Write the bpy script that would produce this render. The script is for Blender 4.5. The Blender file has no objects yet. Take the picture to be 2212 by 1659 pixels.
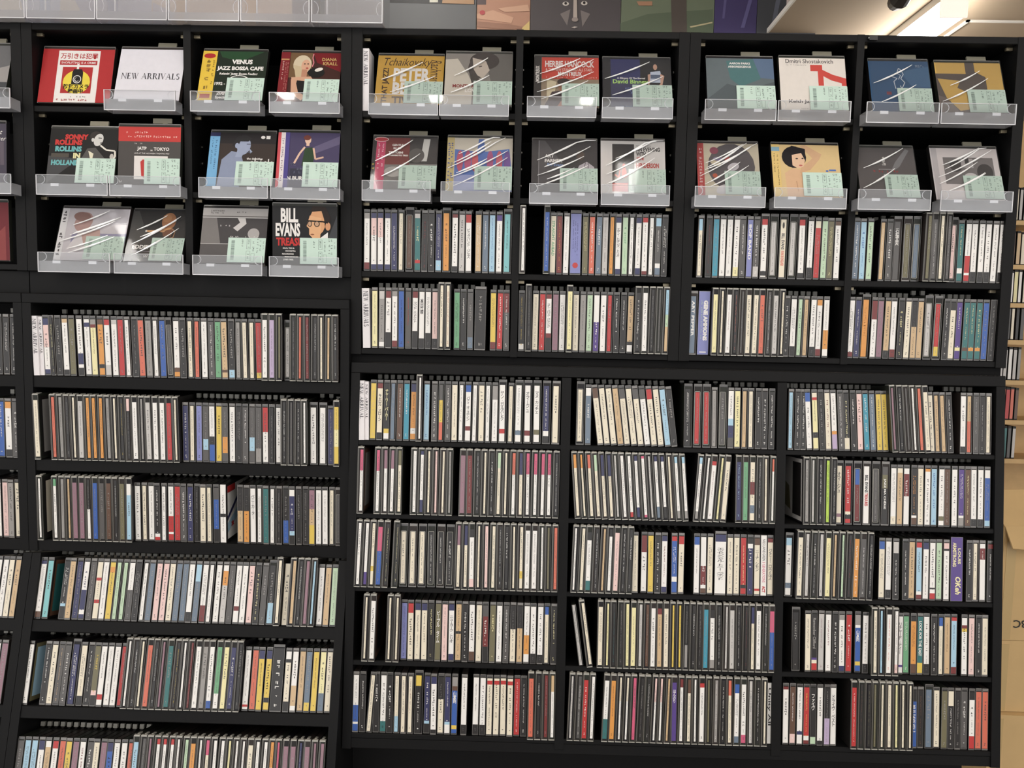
import bpy, math, random, re
from mathutils import Matrix, Vector

random.seed(11)
sc = bpy.context.scene
COL = sc.collection

# ------------------------------------------------------------------ camera
IW, IH, FPX = 2212.0, 1659.0, 1650.0
CAM_POS = Vector((0.0, -1.57, 1.45))
CAM_ROT = (Matrix.Rotation(math.radians(0.9), 3, 'Z') @ Matrix.Rotation(math.radians(90 - 4.5), 3, 'X')
           @ Matrix.Rotation(math.radians(1.19), 3, 'Z'))
cd_ = bpy.data.cameras.new('camera')
cd_.sensor_fit = 'HORIZONTAL'; cd_.sensor_width = 36.0; cd_.lens = FPX / IW * 36.0
cd_.clip_start = 0.05; cd_.clip_end = 60
camera = bpy.data.objects.new('camera', cd_)
camera.matrix_world = Matrix.Translation(CAM_POS) @ CAM_ROT.to_4x4()
COL.objects.link(camera); sc.camera = camera

# ------------------------------------------------------------------ world, view
world = bpy.data.worlds.new('shop_air'); sc.world = world
world.use_nodes = True
world.node_tree.nodes['Background'].inputs[0].default_value = (1.0, 0.985, 0.97, 1)
world.node_tree.nodes['Background'].inputs[1].default_value = 1.0
sc.view_settings.view_transform = 'Standard'
sc.view_settings.look = 'None'
sc.view_settings.exposure = 0.58
sc.view_settings.gamma = 1.0
sc.view_settings.use_curve_mapping = False
LAMP_STRENGTH = 18.0          # emission of every ceiling batten's diffuser

# ------------------------------------------------------------------ helpers
def at(px, py, n=(0, 1, 0), o=(0, 0, 0)):
    """point where the photograph's pixel meets the plane through o with normal n"""
    d = CAM_ROT @ Vector(((px - IW / 2) / FPX, -(py - IH / 2) / FPX, -1.0))
    n = Vector(n); o = Vector(o)
    return CAM_POS + d * (n.dot(o - CAM_POS) / n.dot(d))

def lin(c):
    return tuple((x / 255.0 / 12.92) if x / 255.0 <= 0.04045 else ((x / 255.0 + 0.055) / 1.055) ** 2.4 for x in c)

_M = {}
def mat(name, rgb, rough=0.5, coat=0.0, spec=0.5, metal=0.0, noise=0.0, nscale=60.0, bump=0.0, emit=0.0):
    if name in _M: return _M[name]
    m = bpy.data.materials.new(name); m.use_nodes = True
    nt = m.node_tree; b = nt.nodes['Principled BSDF']
    c = lin(rgb) + (1,)
    b.inputs['Base Color'].default_value = c
    b.inputs['Roughness'].default_value = rough
    b.inputs['Metallic'].default_value = metal
    b.inputs['Specular IOR Level'].default_value = spec
    b.inputs['Coat Weight'].default_value = coat
    b.inputs['Coat Roughness'].default_value = 0.12
    if emit:
        b.inputs['Emission Color'].default_value = c
        b.inputs['Emission Strength'].default_value = emit
    if noise or bump:
        tc = nt.nodes.new('ShaderNodeTexCoord'); nz = nt.nodes.new('ShaderNodeTexNoise')
        nz.inputs['Scale'].default_value = nscale; nz.inputs['Detail'].default_value = 4
        nt.links.new(tc.outputs['Object'], nz.inputs['Vector'])
        if noise:
            mx = nt.nodes.new('ShaderNodeMix'); mx.data_type = 'RGBA'
            mx.inputs[6].default_value = tuple(max(0, x * (1 - noise)) for x in c[:3]) + (1,)
            mx.inputs[7].default_value = tuple(min(1, x * (1 + noise)) for x in c[:3]) + (1,)
            nt.links.new(nz.outputs['Fac'], mx.inputs[0]); nt.links.new(mx.outputs[2], b.inputs['Base Color'])
        if bump:
            bp = nt.nodes.new('ShaderNodeBump'); bp.inputs['Strength'].default_value = bump
            bp.inputs['Distance'].default_value = 0.001
            nt.links.new(nz.outputs['Fac'], bp.inputs['Height']); nt.links.new(bp.outputs[0], b.inputs['Normal'])
    _M[name] = m
    return m

def clear(name, tint=(255, 255, 255), haze=0.0, haze_rgb=(200, 200, 200), gloss=1.0, ior=1.49, rough=0.03):
    """clear plastic sheet: see-through with a surface reflection, a little haze if asked"""
    if name in _M: return _M[name]
    m = bpy.data.materials.new(name); m.use_nodes = True
    nt = m.node_tree; nt.nodes.clear()
    out = nt.nodes.new('ShaderNodeOutputMaterial')
    tr = nt.nodes.new('ShaderNodeBsdfTransparent'); tr.inputs[0].default_value = lin(tint) + (1,)
    gl = nt.nodes.new('ShaderNodeBsdfGlossy'); gl.inputs['Roughness'].default_value = rough
    gl.inputs['Color'].default_value = (gloss, gloss, gloss, 1)
    lw = nt.nodes.new('ShaderNodeLayerWeight'); lw.inputs[0].default_value = .5     # Schlick's law, the same from both sides of the sheet
    pw = nt.nodes.new('ShaderNodeMath'); pw.operation = 'POWER'; pw.inputs[1].default_value = 5
    nt.links.new(lw.outputs['Facing'], pw.inputs[0])
    fr = nt.nodes.new('ShaderNodeMath'); fr.operation = 'MULTIPLY_ADD'; fr.inputs[1].default_value = .95; fr.inputs[2].default_value = ((ior - 1) / (ior + 1)) ** 2
    nt.links.new(pw.outputs[0], fr.inputs[0])
    last = tr
    if haze:
        df = nt.nodes.new('ShaderNodeBsdfDiffuse'); df.inputs[0].default_value = lin(haze_rgb) + (1,)
        mh = nt.nodes.new('ShaderNodeMixShader'); mh.inputs[0].default_value = haze
        nt.links.new(tr.outputs[0], mh.inputs[1]); nt.links.new(df.outputs[0], mh.inputs[2]); last = mh
    mx = nt.nodes.new('ShaderNodeMixShader')
    nt.links.new(fr.outputs[0], mx.inputs[0]); nt.links.new(last.outputs[0], mx.inputs[1]); nt.links.new(gl.outputs[0], mx.inputs[2])
    nt.links.new(mx.outputs[0], out.inputs[0])
    _M[name] = m
    return m

class MB:
    """collects faces of several materials; mesh() makes one mesh of them"""
    def __init__(s): s.v = []; s.f = []; s.i = []; s.ms = []; s._mesh = None
    def mi(s, m):
        if m not in s.ms: s.ms.append(m)
        return s.ms.index(m)
    def add(s, vs, fs, m):
        k = len(s.v); s.v += [tuple(p) for p in vs]; j = s.mi(m)
        for f in fs: s.f.append(tuple(k + q for q in f)); s.i.append(j)
    def box(s, x0, x1, y0, y1, z0, z1, m, chamfer=0.0):
        if chamfer:   # chamfer shaped to catch overhead light along the two front horizontal edges
            c = chamfer
            pr = [(y0 + c, z0), (y1, z0), (y1, z1), (y0 + c, z1), (y0, z1 - c), (y0, z0 + c)]
            n = 6
            vs = [(x0, y, z) for y, z in pr] + [(x1, y, z) for y, z in pr]
            fs = [tuple(range(n - 1, -1, -1)), tuple(range(n, 2 * n))] + [(q, (q + 1) % n, n + (q + 1) % n, n + q) for q in range(n)]
            s.add(vs, fs, m); return
        vs = [(x0, y0, z0), (x1, y0, z0), (x1, y1, z0), (x0, y1, z0), (x0, y0, z1), (x1, y0, z1), (x1, y1, z1), (x0, y1, z1)]
        s.add(vs, [(0, 3, 2, 1), (4, 5, 6, 7), (0, 1, 5, 4), (1, 2, 6, 5), (2, 3, 7, 6), (3, 0, 4, 7)], m)
    def poly(s, pts, m): s.add(pts, [tuple(range(len(pts)))], m)
    def join(s, o, mx=None):
        k = len(s.v); s.v += [tuple(mx @ Vector(p)) for p in o.v] if mx else o.v
        mp = [s.mi(m) for m in o.ms]
        s.f += [tuple(k + q for q in f) for f in o.f]; s.i += [mp[j] for j in o.i]
    def prism(s, prof, x0, x1, m):
        n = len(prof)
        s.add([(x0, y, z) for y, z in prof] + [(x1, y, z) for y, z in prof],
              [tuple(range(n)), tuple(range(2 * n - 1, n - 1, -1))] + [(q, n + q, n + (q + 1) % n, (q + 1) % n) for q in range(n)], m)
    def tube(s, pts, r, m, n=5):
        pts = [Vector(p) for p in pts]; vs = []; fs = []
        for k, p in enumerate(pts):
            d = (pts[min(k + 1, len(pts) - 1)] - pts[max(k - 1, 0)]).normalized()
            a = d.cross(Vector((0, 1, 0.01))).normalized(); b = d.cross(a)
            rr = r[k] if isinstance(r, (list, tuple)) else r
            vs += [p + (a * math.cos(t * 2 * math.pi / n) + b * math.sin(t * 2 * math.pi / n)) * rr for t in range(n)]
        for k in range(len(pts) - 1):
            fs += [(k * n + t, k * n + (t + 1) % n, (k + 1) * n + (t + 1) % n, (k + 1) * n + t) for t in range(n)]
        fs += [tuple(range(n - 1, -1, -1)), tuple(range(len(vs) - n, len(vs)))]
        s.add(vs, fs, m)
    def mesh(s, name):
        if s._mesh is None:
            me = bpy.data.meshes.new(name); me.from_pydata(s.v, [], s.f)
            for m in s.ms: me.materials.append(m)
            me.polygons.foreach_set('material_index', s.i)
            me.update(); s._mesh = me
        return s._mesh
    def build(s, name, parent=None, mx=None):
        o = bpy.data.objects.new(name, s.mesh(name)); COL.objects.link(o)
        if parent: o.parent = parent
        if mx is not None: o.matrix_local = mx if parent else mx
        return o

def empty(name, mx=None):
    o = bpy.data.objects.new(name, None); o.empty_display_size = 0.05; COL.objects.link(o)
    if mx is not None: o.matrix_world = mx
    return o
def tag(o, label=None, cat=None, group=None, kind=None):
    if label: o['label'] = label
    if cat: o['category'] = cat
    if group: o['group'] = group
    if kind: o['kind'] = kind
    return o

# ------------------------------------------------------------------ lettering
_T = {}
def text_shape(s, bold=0.0, shear=0.0, stack=False):
    """2-D outline faces of a string, scaled so that the bounding box is (0..w, 0..1)"""
    key = (s, bold, shear, stack)
    if key in _T: return _T[key]
    cu = bpy.data.curves.new('lettering', 'FONT')
    cu.body = '\n'.join(s) if stack else s
    cu.align_x = 'CENTER' if stack else 'LEFT'
    cu.size = 1.0; cu.resolution_u = 2; cu.fill_mode = 'FRONT'; cu.offset = bold; cu.shear = shear
    if stack: cu.space_line = 0.78
    ob = bpy.data.objects.new('lettering', cu); COL.objects.link(ob)
    bpy.context.view_layer.update()
    dg = bpy.context.evaluated_depsgraph_get()
    me = bpy.data.meshes.new_from_object(ob.evaluated_get(dg))
    vs = [(v.co.x, v.co.y) for v in me.vertices]; fs = [tuple(p.vertices) for p in me.polygons]
    bpy.data.objects.remove(ob); bpy.data.curves.remove(cu); bpy.data.meshes.remove(me)
    if not vs: vs = [(0, 0), (1, 0), (1, 1)]; fs = []
    x0 = min(v[0] for v in vs); x1 = max(v[0] for v in vs); y0 = min(v[1] for v in vs); y1 = max(v[1] for v in vs)
    h = max(y1 - y0, 1e-6)
    _T[key] = ([((x - x0) / h, (y - y0) / h) for x, y in vs], fs, (x1 - x0) / h)
    return _T[key]

# a serif alphabet for the NEW ARRIVALS cards: polygons in a 1-high box
def _serif():
    g = {}
    def sf(x, y, w=.22, h=.035): return [(x - w / 2, y), (x + w / 2, y), (x + w / 2, y + h), (x - w / 2, y + h)]
    def bar(x0, x1, y0=0, y1=1): return [(x0, y0), (x1, y0), (x1, y1), (x0, y1)]
    t, k = .075, .18
    g['N'] = (.86, [bar(.12, .12 + t), bar(.70, .70 + t), [(.08, 1), (.24, 1), (.75, 0), (.70, 0), (.66, .06)], sf(.145, 0), sf(.725, .965), sf(.13, .965, .16)])
    g['E'] = (.68, [bar(.10, .10 + k), bar(.05, .60, 0, t), bar(.05, .58, 1 - t, 1), bar(.2, .46, .49, .49 + t), [(.55, 0), (.60, 0), (.64, .24), (.60, .24)], [(.53, 1), (.58, 1), (.58, .78), (.55, .78)], bar(.43, .47, .40, .62)])
    g['W'] = (1.06, [[(.06, 1), (.21, 1), (.42, .06), (.38, 0), (.34, 0)], [(.36, 0), (.41, 0), (.57, .92), (.53, .92)], [(.40, 1), (.55, 1), (.76, .06), (.72, 0), (.68, 0)], [(.70, 0), (.75, 0), (.98, 1), (.93, 1)], sf(.13, .965, .24), sf(.48, .965, .24), sf(.94, .965, .2)])
    g['A'] = (.84, [[(.08, 0), (.13, 0), (.42, .93), (.40, 1)], [(.38, 1), (.46, 1), (.78, 0), (.62, 0)], bar(.2, .6, .32, .32 + t), sf(.10, 0, .2), sf(.70, 0, .26)])
    g['R'] = (.80, [bar(.10, .10 + k), bar(.05, .42, 1 - t, 1), bar(.2, .42, .47, .47 + t), [(.40, 1), (.54, .95), (.60, .84), (.60, .66), (.54, .54), (.40, .47), (.40, .52), (.46, .58), (.47, .66), (.47, .84), (.46, .91), (.40, .95)], [(.36, .48), (.48, .50), (.76, 0), (.60, 0)], sf(.17, 0, .26), sf(.70, 0, .2)])
    g['I'] = (.36, [bar(.11, .11 + k), sf(.18, 0, .3), sf(.18, .965, .3)])
    g['V'] = (.82, [[(.06, 1), (.22, 1), (.45, .08), (.42, 0), (.38, 0)], [(.39, 0), (.44, 0), (.74, 1), (.69, 1)], sf(.14, .965, .24), sf(.71, .965, .2)])
    g['L'] = (.66, [bar(.10, .10 + k), bar(.05, .58, 0, t), [(.53, 0), (.58, 0), (.62, .28), (.58, .28)], sf(.17, .965, .28)])
    pts = []
    for q in range(13):
        a = math.radians(40 + q * 19.2); pts.append((.30 + .17 * math.cos(a), .75 + .22 * math.sin(a)))
    low = []
    for q in range(13):
        a = math.radians(90 - q * 19.2); low.append((.30 + .19 * math.cos(a), .26 + .24 * math.sin(a)))
    ss = []
    for P in (pts, low):
        n = len(P)
        for q in range(n - 1):
            w = .03 + .045 * math.sin(math.pi * q / (n - 1))
            (ax, ay), (bx, by) = P[q], P[q + 1]
            dx, dy = bx - ax, by - ay; L = math.hypot(dx, dy) or 1; nx, ny = -dy / L * w, dx / L * w
            ss.append([(ax - nx, ay - ny), (bx - nx, by - ny), (bx + nx, by + ny), (ax + nx, ay + ny)])
    ss += [[(.40, .98), (.45, .98), (.46, .72), (.43, .72)], [(.10, .02), (.15, .02), (.12, .30), (.09, .30)]]
    g['S'] = (.58, ss)
    g[' '] = (.42, [])
    return g
SERIF = _serif()
def serif_shape(s):
    vs, fs, x = [], [], 0.0
    for ch in s:
        w, ps = SERIF[ch]
        for p in ps:
            k = len(vs); vs += [(x + a, b) for a, b in p]; fs.append(tuple(range(k, k + len(p))))
        x += w
    return vs, fs, x

def put_text(mb, s, box, m, y, rot=0, bold=0.0, shear=0.0, stack=False, serif=False, fit='in'):
    """letter s into box (x0,z0,x1,z1) of the plane y; rot in quarter turns clockwise"""
    vs, fs, w = serif_shape(s) if serif else text_shape(s, bold, shear, stack)
    x0, z0, x1, z1 = box; bw, bh = x1 - x0, z1 - z0
    if rot % 2: bw, bh = bh, bw
    sx, sz = bw / w, bh
    if fit == 'in': sx = sz = min(sx, sz)
    cx, cz = (x0 + x1) / 2, (z0 + z1) / 2
    P = []
    for a, b in vs:
        a = (a - w / 2) * sx; b = (b - .5) * sz
        for _ in range(rot % 4): a, b = b, -a
        P.append((cx + a, y, cz + b))
    mb.add(P, fs, m)

def scribble(mb, box, m, y, rnd, rows=1, vertical=True, fill=0.75, bold=1.0):
    """print too small to read in the photograph: little strokes set like characters in a box"""
    x0, z0, x1, z1 = box
    if vertical: long0, long1, c0, c1 = z1, z0, x0, x1
    else: long0, long1, c0, c1 = x0, x1, z0, z1
    cw = (c1 - c0) / rows; sg = 1 if long1 > long0 else -1
    for r in range(rows):
        ca = c0 + r * cw + cw * .12; cb = c0 + (r + 1) * cw - cw * .12; s = cb - ca
        p = 0.0; L = abs(long1 - long0)
        while p + s * .8 < L:
            if rnd.random() < fill:
                for _ in range(3):
                    if rnd.random() < .5:
                        a0 = p + rnd.random() * s * .2; a1 = p + s * (.55 + .3 * rnd.random()); b0 = ca + rnd.random() * s * .8; b1 = b0 + s * .17 * bold
                    else:
                        a0 = p + rnd.random() * s * .6; a1 = a0 + s * .17 * bold; b0 = ca + rnd.random() * s * .3; b1 = cb - rnd.random() * s * .3
                    A0, A1 = long0 + sg * a0, long0 + sg * a1
                    q = [(b0, A0), (b1, A0), (b1, A1), (b0, A1)] if vertical else [(A0, b0), (A1, b0), (A1, b1), (A0, b1)]
                    mb.poly([(u, y, w_) for u, w_ in q], m)
            p += s * (1.0 if rnd.random() < .9 else 1.6)

# ------------------------------------------------------------------ shared materials
BLACK = mat('black_laminate', (15, 15, 16), .55, spec=.2, noise=.15, nscale=220, bump=.12)
BACK = mat('black_backboard', (14, 14, 15), .8, spec=.2)
PIN = mat('shelf_pin_metal', (150, 140, 118), .35, metal=.6)
SOCK = mat('socket_metal', (215, 212, 205), .25, metal=.9)
ACR = clear('acrylic_sheet', (248, 249, 250), .06, (225, 225, 228))
ACRB = clear('acrylic_trough', (230, 231, 234), .36, (205, 204, 206), rough=.12)
ACRL = clear('acrylic_lit_haze', (246, 246, 248), .12, (230, 228, 228), rough=.08)  # extra whitish haze paints the strong light on the top-row stands
ACRE = mat('acrylic_edge', (228, 228, 232), .2, coat=.5)  # whiter than the sheet, to paint the bright lines along its edges
GLARE = mat('wrap_wrinkle_glare', (255, 255, 255), .12, coat=1.0, spec=1.0)  # opaque white ridges paint the glare streaks along the wrap's wrinkles
WRAP = clear('shrink_wrap', (250, 250, 250), .02, (220, 220, 220), gloss=.3, rough=.04)
TABM = mat('security_tab_plastic', (160, 158, 150), .4)
TABT = clear('tab_translucent', (190, 190, 180), .75, (158, 154, 138))
TRAY = [mat('tray_a', (32, 30, 29), .4, spec=.3), mat('tray_b', (46, 40, 38), .4, spec=.3), mat('tray_c', (38, 40, 35), .4, spec=.3), mat('tray_d', (24, 22, 25), .4, spec=.3)]
RIB = mat('case_edge', (120, 118, 116), .25, coat=.4)
CAP = [mat('case_cap_a', (84, 82, 80), .2, coat=.8), mat('case_cap_b', (118, 115, 112), .2, coat=.8), mat('case_cap_c', (62, 60, 60), .2, coat=.8)]
RIMB = mat('keeper_rim', (172, 170, 162), .3, coat=.4)  # pale grey paints light refracted in keeper edges; also the silver card frames
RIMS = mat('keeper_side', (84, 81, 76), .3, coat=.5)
MINT = mat('price_paper', (198, 220, 208), .7, spec=.2)
INK = mat('ink', (34, 36, 36), .6)
INKM = mat('faint_ink', (96, 112, 106), .6)

PAL = dict(W=(238, 235, 230), C=(232, 221, 196), K=(34, 31, 31), G=(84, 81, 80), S=(150, 146, 142), L=(196, 192, 188),
           R=(200, 44, 44), r=(124, 40, 40), o=(222, 104, 78), O=(226, 148, 60), Y=(226, 192, 70), y=(236, 226, 164),
           T=(208, 174, 128), X=(98, 66, 48), V=(112, 106, 74), g=(104, 170, 122), h=(184, 212, 176), t=(42, 112, 112),
           U=(52, 150, 178), b=(160, 202, 226), B=(46, 92, 180), N=(48, 50, 98), s=(104, 122, 142), v=(126, 132, 196),
           P=(84, 58, 142), l=(186, 164, 200), m=(150, 108, 124), M=(216, 84, 122), p=(236, 198, 192), e=(176, 212, 60), c=(122, 196, 200))
NAMES = dict(W='white', C='cream', K='black', G='dark grey', S='grey', L='silver grey', R='red', r='maroon', o='coral', O='orange',
             Y='gold', y='pale yellow', T='tan', X='brown', V='olive', g='green', h='pale green', t='dark teal', U='turquoise',
             b='light blue', B='bright blue', N='navy', s='slate blue', v='periwinkle', P='purple', l='lilac', m='mauve', M='magenta', p='pale pink', e='lime', c='pale turquoise')
def mute(c, k=.86): g_ = .3 * c[0] + .59 * c[1] + .11 * c[2]; return tuple(g_ + (v - g_) * k for v in c)
def ink(c): return mat('print_' + c, mute(PAL[c]), .38, coat=.35)
def dark(c): r, g_, b = PAL[c]; return .3 * r + .59 * g_ + .11 * b < 125
# ------------------------------------------------------------------ the room
WALLM = mat('wall_paint', (196, 188, 174), .8, noise=.04, nscale=8)
CEILM = mat('ceiling_paint', (158, 140, 118), .8, noise=.03, nscale=6)
FLOORM = mat('floor_vinyl', (122, 117, 112), .45, noise=.2, nscale=14)
WOOD = mat('pale_wood', (206, 172, 120), .5, noise=.12, nscale=30)
CARD = mat('cardboard', (204, 172, 122), .8, noise=.1, nscale=12, bump=.1)
TAPE = mat('packing_tape', (196, 168, 118), .22, coat=.6)
WHITEP = mat('white_enamel', (226, 222, 214), .5)
LAMPM = mat('lamp_diffuser', (255, 251, 245), .5, emit=LAMP_STRENGTH)

def struct(name, boxes, m):
    b = MB()
    for q in boxes: b.box(*q, m)
    return tag(b.build(name), kind='structure')
struct('floor', [(-5, 5, -5, 6, -.05, 0)], FLOORM)
struct('ceiling', [(1.0, 5, -5, 6, 2.70, 2.712), (-5, 5, -5, 6, 3.30, 3.36)], CEILM)
struct('trim_1', [(.992, .9998, -5, 1.78, 2.696, 2.714)], WHITEP)
struct('wall_back', [(-5, 1.0, 1.80, 1.88, 0, 3.30), (1.0, 1.06, 1.80, 4.0, 0, 2.699), (1.06, 5, 4.0, 4.08, 0, 2.699), (1.0, 2.4, 1.80, 1.88, 2.714, 3.30)], WALLM)
seam = MB()
for q in ((1.74, 1.752, 1.62, 3.2), ): seam.box(q[0], q[1], q[2], q[3], 2.694, 2.701, WHITEP)
seam.box(1.74, 3.2, 1.62, 1.632, 2.694, 2.701, WHITEP)
tag(seam.build('trim_2'), kind='structure')

ENDGLOW = mat('glowing_end_cap', (250, 240, 226), .5, emit=.45)  # weak glow added to lift the near end cap to cream white
def batten(x, y0, y1, zc, label):
    r = empty('ceiling_light', Matrix.Translation((x, (y0 + y1) / 2, zc)))
    L = (y1 - y0) / 2
    h = MB(); h.box(-.052, .052, -L, L, -.028, 0, WHITEP); h.build('housing', r)
    d = MB(); d.prism([(-L + .004, -.030), (-L + .004, -.078), (L - .004, -.078), (L - .004, -.030)], -.044, .044, LAMPM)
    d.build('diffuser', r)
    c = MB(); c.box(-.05, .05, -L - .006, -L + .003, -.084, 0, ENDGLOW); c.build('end_cap', r)
    c2 = MB(); c2.box(-.05, .05, L - .003, L + .006, -.084, 0, WHITEP); c2.build('end_cap', r)
    tag(r, label, 'ceiling light', 'batten lights on the ceiling')
near = at(2059, 36, (0, 0, 1), (0, 0, 2.62))
batten(near.x, near.y, near.y + 1.25, 2.70, 'lit white batten light on the ceiling above the right display case')
batten(1.66, -2.5, -1.2, 2.70, 'batten light over the aisle, nearest the right end')
batten(1.66, -4.6, -3.2, 2.70, 'added unseen batten light behind the aisle, nearest the right end')  # this rear row is added out of view as frontal fill for lower shelves
batten(.45, -4.8, -3.4, 3.30, 'added unseen batten light behind the aisle, right of the middle')
batten(-.75, -4.8, -3.4, 3.30, 'added unseen batten light behind the aisle, left of the middle')
batten(-1.95, -4.8, -3.4, 3.30, 'added unseen batten light behind the aisle, nearest the left end')
batten(.45, -2.6, -1.3, 3.30, 'batten light over the aisle, right of the middle')
batten(-.75, -2.6, -1.3, 3.30, 'batten light over the aisle, left of the middle')
batten(-1.95, -2.6, -1.3, 3.30, 'batten light over the aisle, nearest the left end')
batten(-.6, .35, 1.45, 3.30, 'added unseen batten light behind the racks, in front of the posters')  # added out of view to brighten the posters

sp = empty('spotlight', Matrix.Translation(at(1944, -14, (0, 0, 1), (0, 0, 2.66))))
b = MB(); b.tube([(0, -.05, -.005), (0, .0, -.02), (0, .035, -.02)], [.032, .036, .028], mat('spot_black', (38, 34, 32), .4), 14); b.build('lamp_head', sp)
b = MB(); b.tube([(0, .02, -.02), (0.02, .03, .05)], .008, WHITEP, 6); b.build('bracket', sp)
tag(sp, 'small black ceiling spotlight beside the lit batten', 'spotlight')

# posters on the wall behind
def poster(px0, px1, label, bg, shapes, ybot=110, ytop=-90, name='poster'):
    a = at(px0, 70, o=(0, 1.79, 0)); c = at(px1, 70, o=(0, 1.79, 0))
    zb = at(px0, ybot, o=(0, 1.79, 0)).z; zt = at(px0, ytop, o=(0, 1.79, 0)).z
    w, h = c.x - a.x, zt - zb
    b = MB(); b.box(0, w, 0, .006, 0, h, mat('poster_' + '%d_%d_%d' % bg, mute(bg, .75), .45, noise=.12, nscale=5))
    o = b.build(name, None, Matrix.Translation((a.x, 1.784, zb)))
    if shapes:
        s = MB()
        for k, (rgb, pts) in enumerate(shapes):   # points in photograph pixels on this wall
            m = mat('poster_' + '%d_%d_%d' % rgb, mute(rgb, .75), .45, noise=.12, nscale=5)
            P = [at(q[0], q[1], o=(0, 1.784 - .0006 * (k + 1), 0)) for q in pts]
            s.poly([(p.x - a.x, -.0006 * (k + 1), p.z - zb) for p in P], m)
        s.build('printed_picture', o)
    return tag(o, label, 'poster', 'posters on the wall above the racks')
def oval(cx, cy, rx, ry, n=14): return [(cx + rx * math.cos(t * 2 * math.pi / n), cy + ry * math.sin(t * 2 * math.pi / n)) for t in range(n)]
poster(-120, 130, 'pale cream and blue poster at the far left behind the clear stands', (196, 186, 166), [((170, 178, 196), [(60, 70), (130, 70), (130, -20), (40, -20)])])
poster(130, 330, 'grey blue poster behind the clear stands', (150, 152, 170), [((186, 176, 160), [(130, 70), (200, 70), (150, -20), (130, -20)])])
poster(330, 632, 'plain tan poster behind the clear stands', (176, 148, 122), [((150, 146, 160), [(330, 70), (350, 70), (380, 30), (330, 5)])])
poster(632, 690, 'narrow dark grey poster beside the tan one', (86, 82, 86), [])
poster(692, 842, 'charcoal poster behind the last clear stand', (84, 86, 88), [])
poster(842, 1028, 'blank grey panel poster with lettering strip along its top', (92, 94, 96),
       [((40, 38, 40), [(842, 6), (1026, 10), (1026, -60), (842, -60)]), ((206, 200, 180), [(928, 5), (946, 5), (946, -20), (928, -20)]), ((176, 128, 84), [(955, 7), (1024, 9), (1024, -40), (960, -40)])])
poster(1030, 1144, 'poster of clasped hands with a red fingernail', (186, 128, 98),
       [((92, 74, 74), [(1030, 10), (1050, 10), (1050, -60), (1030, -60)]), ((206, 150, 116), [(1030, 30), (1065, 22), (1110, 38), (1105, 50), (1030, 40)]),
        ((160, 108, 82), [(1030, 46), (1100, 52), (1140, 60), (1100, 64), (1030, 58)]), ((206, 152, 118), [(1075, 18), (1140, 10), (1144, 24), (1090, 26)]),
        ((196, 62, 66), oval(1042, 27, 6, 5)), ((214, 178, 96), [(1128, 60), (1144, 45), (1144, 100), (1125, 100)])])
poster(1145, 1339, 'dark portrait poster, a face with wide bright eyes', (78, 70, 72),
       [((122, 110, 106), [(1210, 30), (1225, 55), (1232, 20)]), ((122, 110, 106), [(1275, 30), (1258, 58), (1254, 22)]), ((206, 194, 182), oval(1222, 8, 7, 4.5)), ((206, 194, 182), oval(1262, 7, 7, 4.5)),
        ((40, 32, 32), oval(1222, 7, 3, 3)), ((40, 32, 32), oval(1262, 6, 3, 3)), ((176, 158, 146), [(1238, 40), (1247, 40), (1246, -8), (1239, -8)]),
        ((150, 134, 126), oval(1242, 42, 7, 5)), ((190, 176, 166), [(1234, 59), (1241, 61), (1248, 58), (1241, 57)])])
poster(1340, 1540, 'poster of green grass and a brown tree trunk', (104, 116, 88),
       [((86, 100, 74), [(1340, 50), (1400, 30), (1540, 20), (1540, 70), (1340, 75)]), ((82, 70, 62), [(1452, 90), (1484, 90), (1482, -60), (1448, -60)]), ((186, 170, 122), [(1490, 57), (1539, 47), (1539, 50), (1492, 60)]), ((176, 120, 84), [(1375, 3), (1409, 3), (1409, 12), (1380, 12)])])
poster(1541, 1632, 'deep purple drapery poster', (66, 54, 110), [((92, 82, 140), [(1560, 40), (1565, 40), (1572, -20), (1566, -20)]), ((96, 88, 148), [(1600, 60), (1608, 60), (1628, -10), (1620, -10)])])
poster(1633, 1760, 'dark grey drapery poster at the soffit edge', (66, 68, 74), [((96, 100, 116), [(1665, 60), (1674, 60), (1690, -20), (1680, -20)]), ((214, 196, 190), [(1698, 30), (1706, 34), (1716, -20), (1700, -20)])])

# ------------------------------------------------------------------ the racks
class Frame:
    """a rack's front plane: x right, y into the rack, z up along the face, leaning back by a degrees"""
    def __init__(s, o, a):
        a = math.radians(a); s.o = Vector(o)
        s.ey = Vector((0, math.cos(a), -math.sin(a))); s.ez = Vector((0, math.sin(a), math.cos(a)))
        s.mx = Matrix(((1, 0, 0, s.o.x), (0, s.ey.y, s.ez.y, s.o.y), (0, s.ey.z, s.ez.z, s.o.z), (0, 0, 0, 1)))
    def loc(s, px, py, d=0.0):
        P = at(px, py, s.ey, s.o + s.ey * d) - s.o
        return Vector((P.x, d, P.dot(s.ez)))
FU = Frame((0, 0, 0), 0)
FL = Frame((0, -.015, 0), 0)
FB = Frame((0, -.020, .957), 14.7)
FR = Frame((0, -.005, 1.3545), 5.2)
U_Z = [1.872, 1.705, 1.552, 1.394]

def board(parent, name, x0, x1, y0, y1, z0, z1, ch=.0012, m=None):
    b = MB(); b.box(x0, x1, y0, y1, z0, z1, m or BLACK, ch)
    return b.build(name, parent)
PIN_MB = MB(); PIN_MB.box(-.006, .006, -.003, .003, -.0028, .0028, PIN)
SOCK_MB = MB(); SOCK_MB.tube([(-.0012, 0, 0), (.0012, 0, 0)], .0024, SOCK, 8)

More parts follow.
